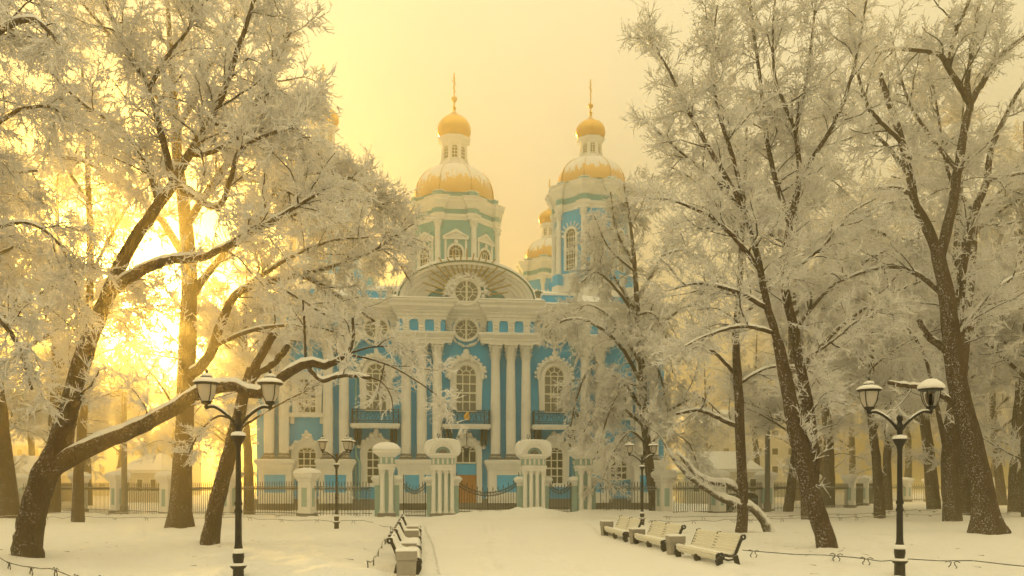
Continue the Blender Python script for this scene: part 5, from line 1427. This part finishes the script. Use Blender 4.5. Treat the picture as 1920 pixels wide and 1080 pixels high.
# ---- right: straight dark tree behind the benches
Y = 33.0; f = foot(1388, Y)
plant_tree('straight_tree', 'straight dark-trunked tree standing behind the nearest right bench', f, [
    rooted(LP(Y, [(1390, 1008), (1393, 960), (1391, 880), (1388, 800), (1384, 720), (1379, 640), (1386, 560), (1391, 450), (1396, 340), (1400, 240)], [.26, .21, .2, .195, .18, .155, .13, .1, .075, .04], 0, .4), f),
    LP(Y, [(1387, 802), (1352, 786, .2), (1312, 770, .4), (1268, 776, .5)], .11, .05, .6),
    LP(Y, [(1382, 705), (1332, 655, -.5), (1282, 642, -.9), (1236, 660, -1)], .08, .03, 1.1),
    LP(Y, [(1384, 600), (1440, 545, .8), (1482, 490, 1.4), (1530, 470, 2)], .08, .03, 1.1),
    LP(Y, [(1386, 560), (1330, 500, .5), (1280, 470, .8), (1240, 480, 1)], .08, .03, 1.1),
    LP(Y, [(1384, 720), (1440, 690, 1), (1500, 690, 2), (1560, 720, 3)], .07, .03, 1),
    LP(Y, [(1391, 450), (1340, 380, 1), (1290, 330, 2), (1250, 310, 2)], .07, .03, 1.1)],
    seed=17, n1=1.6, l1=(1.0, 2.6), n2=8, l2=(.5, 1.3), n3=7, l3=(.25, .65), nsp=2, up=.2, tw=.027)

# ---- right: the low bowed tree
Y = 33.0; f = foot(1450, Y)
plant_tree('bowed_tree', 'low bowed tree with two snow-loaded stems reaching left behind the benches', f, [
    rooted(LP(Y, [(1450, 1006), (1436, 982), (1422, 962), (1405, 949), (1380, 944), (1345, 928, .2), (1310, 905, .4), (1282, 880, .6), (1262, 856, .8), (1252, 842, .9)], [.28, .21, .19, .185, .18, .165, .15, .13, .11, .08], 0, .25), f),
    LP(Y, [(1405, 955), (1390, 925, .1), (1370, 908, .2), (1330, 903, .3), (1305, 888, .4), (1287, 866, .5), (1268, 848, .6)], [.17, .16, .15, .14, .13, .12, .09], 0, .15),
    LP(Y, [(1252, 842, .9), (1236, 815, 1), (1215, 800, 1.2)], .05, .02, .9)],
    bark='snowy_bark', seed=18, n1=1.4, l1=(.7, 1.8), n2=7, n3=7, nsp=3, tw=.02)

# ---- right: the great forked tree
Y = 34.0; f = foot(1852, Y)
plant_tree('great_tree', 'great dark tree forking high above the right lawn, roots flaring in the snow', f, [
    rooted(LP(Y, [(1855, 1010), (1848, 965), (1840, 910), (1825, 840), (1808, 775), (1794, 710), (1786, 650), (1776, 560), (1756, 465)], [.9, .56, .47, .43, .42, .40, .37, .33, .26], 0, 0), f),
    LP(Y, [(1845, 945), (1866, 975, -.3), (1892, 1003, -.6)], [.3, .28, .15], 0, -1),
    LP(Y, [(1760, 480), (1735, 420, -.1), (1716, 385, -.2), (1706, 330, -.3), (1691, 268, -.4), (1670, 200, -.5), (1650, 138, -.6)], [.23, .21, .19, .17, .15, .13, .1], 0, .7),
    LP(Y, [(1760, 490), (1773, 440, .1), (1786, 385, .2), (1796, 320, .3), (1808, 245, .4), (1819, 195, .4)], [.23, .215, .2, .185, .17, .15], 0, .5),
    LP(Y, [(1819, 195, .4), (1796, 156, .2), (1777, 126, 0), (1764, 104, -.2), (1722, 95, -.6), (1680, 92, -1), (1640, 100, -1)], .14, .05, 1.0),
    LP(Y, [(1777, 126, 0), (1790, 65, -.3), (1812, 15, -.5), (1830, -50, -.6)], .1, .05, 1.0),
    LP(Y, [(1819, 200, .4), (1814, 150, .8), (1825, 90, 1.2), (1833, 25, 1.5), (1850, -50, 1.6)], .13, .05, 1.0),
    LP(Y, [(1819, 195, .4), (1850, 142, .2), (1880, 102, 0), (1920, 70, -.3), (1975, 40, -.6)], .14, .07, 1.0),
    LP(Y, [(1803, 740, .8), (1797, 600, 1.2), (1808, 480, 1.4), (1826, 400, 1.5), (1850, 340, 1.6), (1858, 280, 1.6), (1880, 230, 1.7), (1905, 180, 1.8), (1950, 120, 1.8)], .24, .06, .6),
    LP(Y, [(1790, 760), (1762, 738, -.3), (1732, 727, -.6), (1692, 722, -.9), (1666, 717, -1)], .13, .08, .15),
    LP(Y, [(1714, 370, -.2), (1684, 353, -.4), (1630, 355, -.6)], .10, .06, .5),
    LP(Y, [(1792, 675, 0), (1768, 650, .3), (1742, 632, .6), (1722, 600, .8)], .22, .1, .4),
    LP(Y, [(1776, 560), (1730, 520, 1), (1680, 500, 2), (1620, 510, 3), (1570, 530, 3)], .14, .04, 1.0),
    LP(Y, [(1850, 340, 1.6), (1890, 330, 2), (1940, 320, 2.4)], .1, .05, 1), LP(Y, [(1790, 640, .5), (1850, 560, 2), (1900, 520, 3), (1960, 500, 4)], .14, .05, 1),
    LP(Y, [(1706, 330, -.3), (1660, 270, 1), (1610, 230, 2), (1560, 200, 2.6)], .1, .03, 1.1), LP(Y, [(1796, 320, .3), (1740, 250, 1.5), (1700, 180, 2.5), (1670, 60, 3)], .1, .03, 1.1),
    LP(Y, [(1691, 268, -.4), (1630, 200, -1.5), (1600, 100, -2), (1590, 0, -2)], .09, .03, 1.1), LP(Y, [(1826, 400, 1.5), (1780, 330, 3), (1760, 220, 4), (1740, 100, 4)], .1, .03, 1.1)],
    seed=19, n1=1.45, l1=(1.2, 3.0), n2=9, l2=(.5, 1.5), n3=8, l3=(.28, .7), nsp=2, up=.2, tw=.028, ssp=.16)

# ---- right: snow-plastered trunk beside it, its crown behind
Y = 45.0; f = foot(1786, Y)
plant_tree('mossy_tree', 'leaning mossy tree plastered with snow just left of the great tree', f, [
    rooted(LP(Y, [(1788, 986), (1784, 940), (1780, 880), (1786, 800), (1797, 720), (1808, 630), (1818, 520), (1830, 400)], [.56, .47, .45, .43, .4, .34, .26, .17], 0, .2), f),
    LP(Y, [(1780, 870), (1765, 800, -1), (1752, 740, -2), (1730, 660, -3), (1690, 600, -4)], .16, .05, .9),
    LP(Y, [(1808, 630), (1870, 560, 1), (1920, 480, 2)], .18, .06, 1), LP(Y, [(1812, 580), (1740, 500, 2), (1660, 440, 4), (1600, 420, 5)], .18, .05, 1)],
    seed=20, n1=1.0, l1=(1.5, 3.6), n2=10, l2=(.7, 1.7), n3=8, l3=(.35, .8), nsp=2, tw=.03, ssp=.2)

# ---- the drooping tree before the cathedral
Y = 54.5; f = foot(1230, Y)
plant_tree('drooping_tree', 'drooping frost-covered tree standing at the fence right of the gate', f, [
    rooted(LP(Y, [(1230, 966), (1226, 925), (1216, 865), (1209, 790), (1204, 700), (1196, 600), (1190, 500), (1182, 420), (1170, 345)], [.46, .36, .32, .28, .24, .2, .15, .1, .05], 0, .8), f),
    LP(Y, [(1204, 720), (1164, 650, -2), (1108, 605, -4), (1060, 600, -5), (1030, 622, -5.5)], .14, .04, 1.2),
    LP(Y, [(1207, 770), (1155, 705, -1), (1110, 690, -2), (1085, 735, -3), (1070, 800, -3)], .14, .04, 1.2),
    LP(Y, [(1209, 800), (1165, 765, -2), (1125, 765, -4), (1095, 810, -5)], .12, .04, 1.2),
    LP(Y, [(1196, 600), (1158, 545, -1), (1118, 510, -1.5), (1090, 530, -2)], .12, .04, 1.1),
    LP(Y, [(1196, 590), (1158, 530, 1), (1120, 470, 2), (1098, 430, 2)], .1, .04, 1.1),
    LP(Y, [(1190, 500), (1155, 430, 0), (1145, 360, 0)], .1, .04, 1.2),
    LP(Y, [(1182, 430), (1205, 380, 1), (1225, 325, 1)], .07, .03, 1.2),
    LP(Y, [(1190, 510), (1140, 462, -2), (1112, 400, -2.5)], .08, .03, 1.2),
    LP(Y, [(1200, 650), (1250, 600, -1), (1302, 570, -2), (1345, 590, -3)], .12, .04, 1.1),
    LP(Y, [(1195, 560), (1240, 485, 1), (1272, 420, 2)], .12, .04, 1.1),
    LP(Y, [(1209, 800), (1262, 765, -1), (1312, 745, -2), (1350, 775, -3)], .12, .04, 1.1),
    LP(Y, [(1200, 680), (1150, 600, 2), (1100, 572, 4), (1070, 600, 5)], .12, .04, 1.1),
    LP(Y, [(1200, 660), (1232, 690, -2), (1248, 750, -3), (1255, 810, -3)], .09, .03, 1.2),
    LP(Y, [(1195, 590), (1228, 590, -3), (1250, 640, -4), (1262, 700, -4)], .09, .03, 1.2),
    LP(Y, [(1205, 730), (1170, 720, -3), (1140, 780, -5), (1120, 850, -6)], .1, .03, 1.1),
    LP(Y, [(1210, 830), (1180, 810, -2), (1150, 850, -3), (1130, 900, -3)], .08, .03, 1),
    LP(Y, [(1212, 840), (1250, 810, -2), (1290, 830, -3), (1310, 880, -3)], .08, .03, 1)],
    seed=21, n1=1.2, l1=(1.4, 3.2), n2=9, l2=(.7, 1.8), n3=8, l3=(.4, .9), nsp=2, up=-.02, droop=.12, tw=.035, ssp=.2)

# ---- trees of the park behind, three kinds repeated
def generic(seed, h, lean):
    r = random.Random(seed); lim = []
    tr = [(0, 0, -.3), (lean * .1 * h, 0, h * .2), (lean * .18 * h, .3, h * .42), (lean * .2 * h, .2, h * .7), (lean * .26 * h, 0, h * .98)]
    lim.append((tr, [.46, .34, .28, .18, .04], .6))
    for k in range(11):
        t_ = r.uniform(.26, .9); z = h * t_; a = 2 * PI * (k * .382 + r.random() * .1); ln = h * r.uniform(.16, .30) * (1.15 - .6 * t_)
        x0 = lean * h * min(.2, t_ * .4); s = [(x0, .2, z)]
        for q in (1, 2, 3): s.append((x0 + ln * q / 2.6 * math.cos(a + .12 * q), .2 + ln * q / 2.6 * math.sin(a + .12 * q), z + ln * (.75 * q / 2.4 - .04 * q * q)))
        lim.append((s, [.13 * (1.2 - t_), .09 * (1.2 - t_), .05, .03], 1.1))
    return lim
KINDS = []
for i, (sd, ln) in enumerate(((31, .05), (32, -.25), (33, .2))):
    ms = []
    for nm, bag, mat in tree_meshes(generic(sd, 20.0, ln), sd, n1=1.0, l1=(1.6, 3.8), n2=10, l2=(.8, 2.0), n3=9, l3=(.45, 1.1), nsp=1, up=.15, droop=.05, tw=.042, ssp=.28, sides=8):
        if bag.n: ms.append((nm, bag.mesh(nm, mat, nm != 'crown')))
    KINDS.append(ms)
def bg_tree(kind, px, Y, s, rz, label, group):
    x = (px - 960) / F * Y
    t = thing('park_tree', label, 'tree', (x, Y, gz(x, Y)), rz, group)
    t.scale = (s, s, s)
    for nm, me in KINDS[kind]: link(nm, me, None, t)
GL = 'frosted trees in the mist behind the left fence'; GRt = 'frosted trees in the mist behind the right lawn'
lbL = 'misty frosted park tree behind the left fence'; lbR = 'misty frosted park tree far behind the right lawn'
PARK = (
    (0, 98, 60, 1.3, .4, 'thick pale trunk just behind the forked tree on the left', None),
    (2, 467, 53.5, .9, 2.0, 'dark narrow tree before the left fence, right of the left lamp', None),
    (1, 20, 78, 1.1, 1.1, lbL, GL), (0, 165, 84, 1.0, 2.6, lbL, GL), (2, 218, 104, .95, .2, lbL, GL), (0, 268, 112, .95, 5.2, lbL, GL), (1, 318, 106, .9, 2.9, lbL, GL), (1, 412, 78, 1.0, 3.6, lbL, GL), (0, -70, 70, 1.15, 5.0, lbL, GL), (2, 105, 105, 1.3, 4.1, lbL, GL), (1, 60, 118, 1.4, 2.2, lbL, GL), (0, 440, 100, 1.1, 1.9, lbL, GL), (2, 20, 50, 1.35, 3.3, 'frosted tree at the far left edge before the fence', None),
    (1, 1477, 57, .85, 2.9, 'dark bent tree by the right fence behind the leaning tree', None),
    (0, 1553, 76, 1.4, .9, 'thick dark trunk before the bend of the right fence', None),
    (2, 1650, 50.5, .8, 1.7, 'thin dark tree just left of the right lamp post', None),
    (0, 1664, 66, .95, 3.9, 'broader tree just behind the thin tree at the right lamp', None),
    (1, 1752, 70, 1.35, .3, 'tree with a low fork between the right lamp and the great tree', None),
    (2, 1880, 84, 1.15, 2.4, 'tall slim tree right of the great tree, by the far fence', None),
    (0, 1905, 62, 1.4, 5.2, 'dark tree at the right edge behind the great tree', None),
    (1, 1935, 52, 1.35, 4.4, 'frosted tree cut by the right edge of the picture', None),
    (2, 1522, 47, 1.3, 2.2, 'tall dark trunk close behind the leaning tree on the right', None), (0, 1808, 56, 1.5, 1.2, 'tall tree hidden behind the mossy tree on the right', None),
    (0, 1320, 112, 1.05, 4.4, lbR, GRt), (2, 1420, 100, 1.1, 1.3, lbR, GRt), (1, 1500, 112, 1.3, 5.5, lbR, GRt), (0, 1600, 118, 1.4, 2.8, lbR, GRt), (2, 1700, 122, 1.4, .6, lbR, GRt), (1, 1800, 118, 1.4, 3.4, lbR, GRt), (0, 1985, 95, 1.3, 1.5, lbR, GRt), (2, 1860, 135, 1.5, 4.9, lbR, GRt), (1, 1540, 90, 1.2, 1.0, lbR, GRt))
ORD = ['first', 'second', 'third', 'fourth', 'fifth', 'sixth', 'seventh', 'eighth', 'ninth', 'tenth', 'eleventh', 'twelfth']
SEEN = [(q[1], q[5]) for q in PARK]
for k, px, Y, s, rz, lb, gr in PARK:
    n_ = ORD[sorted(q for q, l2_ in SEEN if l2_ == lb).index(px)] if gr else ''
    bg_tree(k, px, Y, s, rz, lb + ', ' + n_ + ' from the left' if gr else lb, gr)

# ---- frosted bushes
def bush(px, Y, w, h, label, seed):
    x = (px - 960) / F * Y; r = random.Random(seed); lim = []
    for k in range(12):
        a = r.uniform(0, 2 * PI); q = r.uniform(.3, 1) * w
        lim.append(([(0.2 * math.cos(a), .2 * math.sin(a), -.1), (q * .5 * math.cos(a), q * .5 * math.sin(a), h * .55), (q * math.cos(a), q * math.sin(a), h * r.uniform(.6, 1))], [.03, .025, .015], 1.0))
    b = thing('bush', label, 'bush', (x, Y, gz(x, Y)))
    for nm, bag, mat in tree_meshes(lim, seed, n1=4, l1=(.4, 1.0), n2=6, l2=(.3, .7), n3=6, l3=(.2, .45), nsp=2, tw=.03, ssp=.16, sides=5):
        if bag.n and nm != 'snow': link('stems' if nm == 'trunk' else nm, bag.mesh(nm, mat, nm != 'crown'), None, b)
bush(18, 60, 1.6, 1.7, 'frosted bush before the fence at the left edge', 41)
bush(66, 62, 1.2, 1.3, 'small frosted bush beside the edge bush, behind the forked tree', 42)

# ---- twigs and clots of rime dropped on the snow
rg = np.random.RandomState(77); S = []
for cx_, cy_, sp_, n_ in ((-13.6, 22.5, 2.6, 60), (-15.8, 38, 3, 40), (-10, 27, 2.2, 45), (10, 25.4, 2.6, 70), (9.4, 33, 2.4, 40), (20, 34, 4, 60), (-6, 20, 2.5, 25), (7.5, 21, 2.5, 30)):
    for k in range(n_):
        x, y = cx_ + rg.normal() * sp_, cy_ + rg.normal() * sp_
        l_, r_ = path_edges(np.array([y]))
        if l_[0] < x < r_[0] or y < 15: continue
        a = rg.rand() * 2 * PI; L = rg.uniform(.06, .3); z = gz(x, y) + .012
        S.append([(x, y, z), (x + L * math.cos(a), y + L * math.sin(a), gz(x + L * math.cos(a), y + L * math.sin(a)) + .02)])
v, t_ = cones(np.array(S[::2]), .009, rg)
fl = link('fallen_twigs', np_mesh('fallen_twigs', v, None, t_, 'branch_bark', False)); tag(fl, kind='stuff')

# ================================================================== the misty air
hz = MB().box(-760, 760, -80, 1060, -1.5, 54).build('haze', None)
tag(hz, kind='stuff')
hm = bpy.data.materials.new('haze'); hm.use_nodes = True; hm.node_tree.nodes.clear()
ho = hm.node_tree.nodes.new('ShaderNodeOutputMaterial'); hv = hm.node_tree.nodes.new('ShaderNodeVolumePrincipled')
hv.inputs['Color'].default_value = (0.96, 0.86, 0.52, 1)
hv.inputs['Density'].default_value = 0.0050
hv.inputs['Anisotropy'].default_value = 0.93
hm.node_tree.links.new(hv.outputs[0], ho.inputs['Volume'])
hz.data.materials.append(hm)
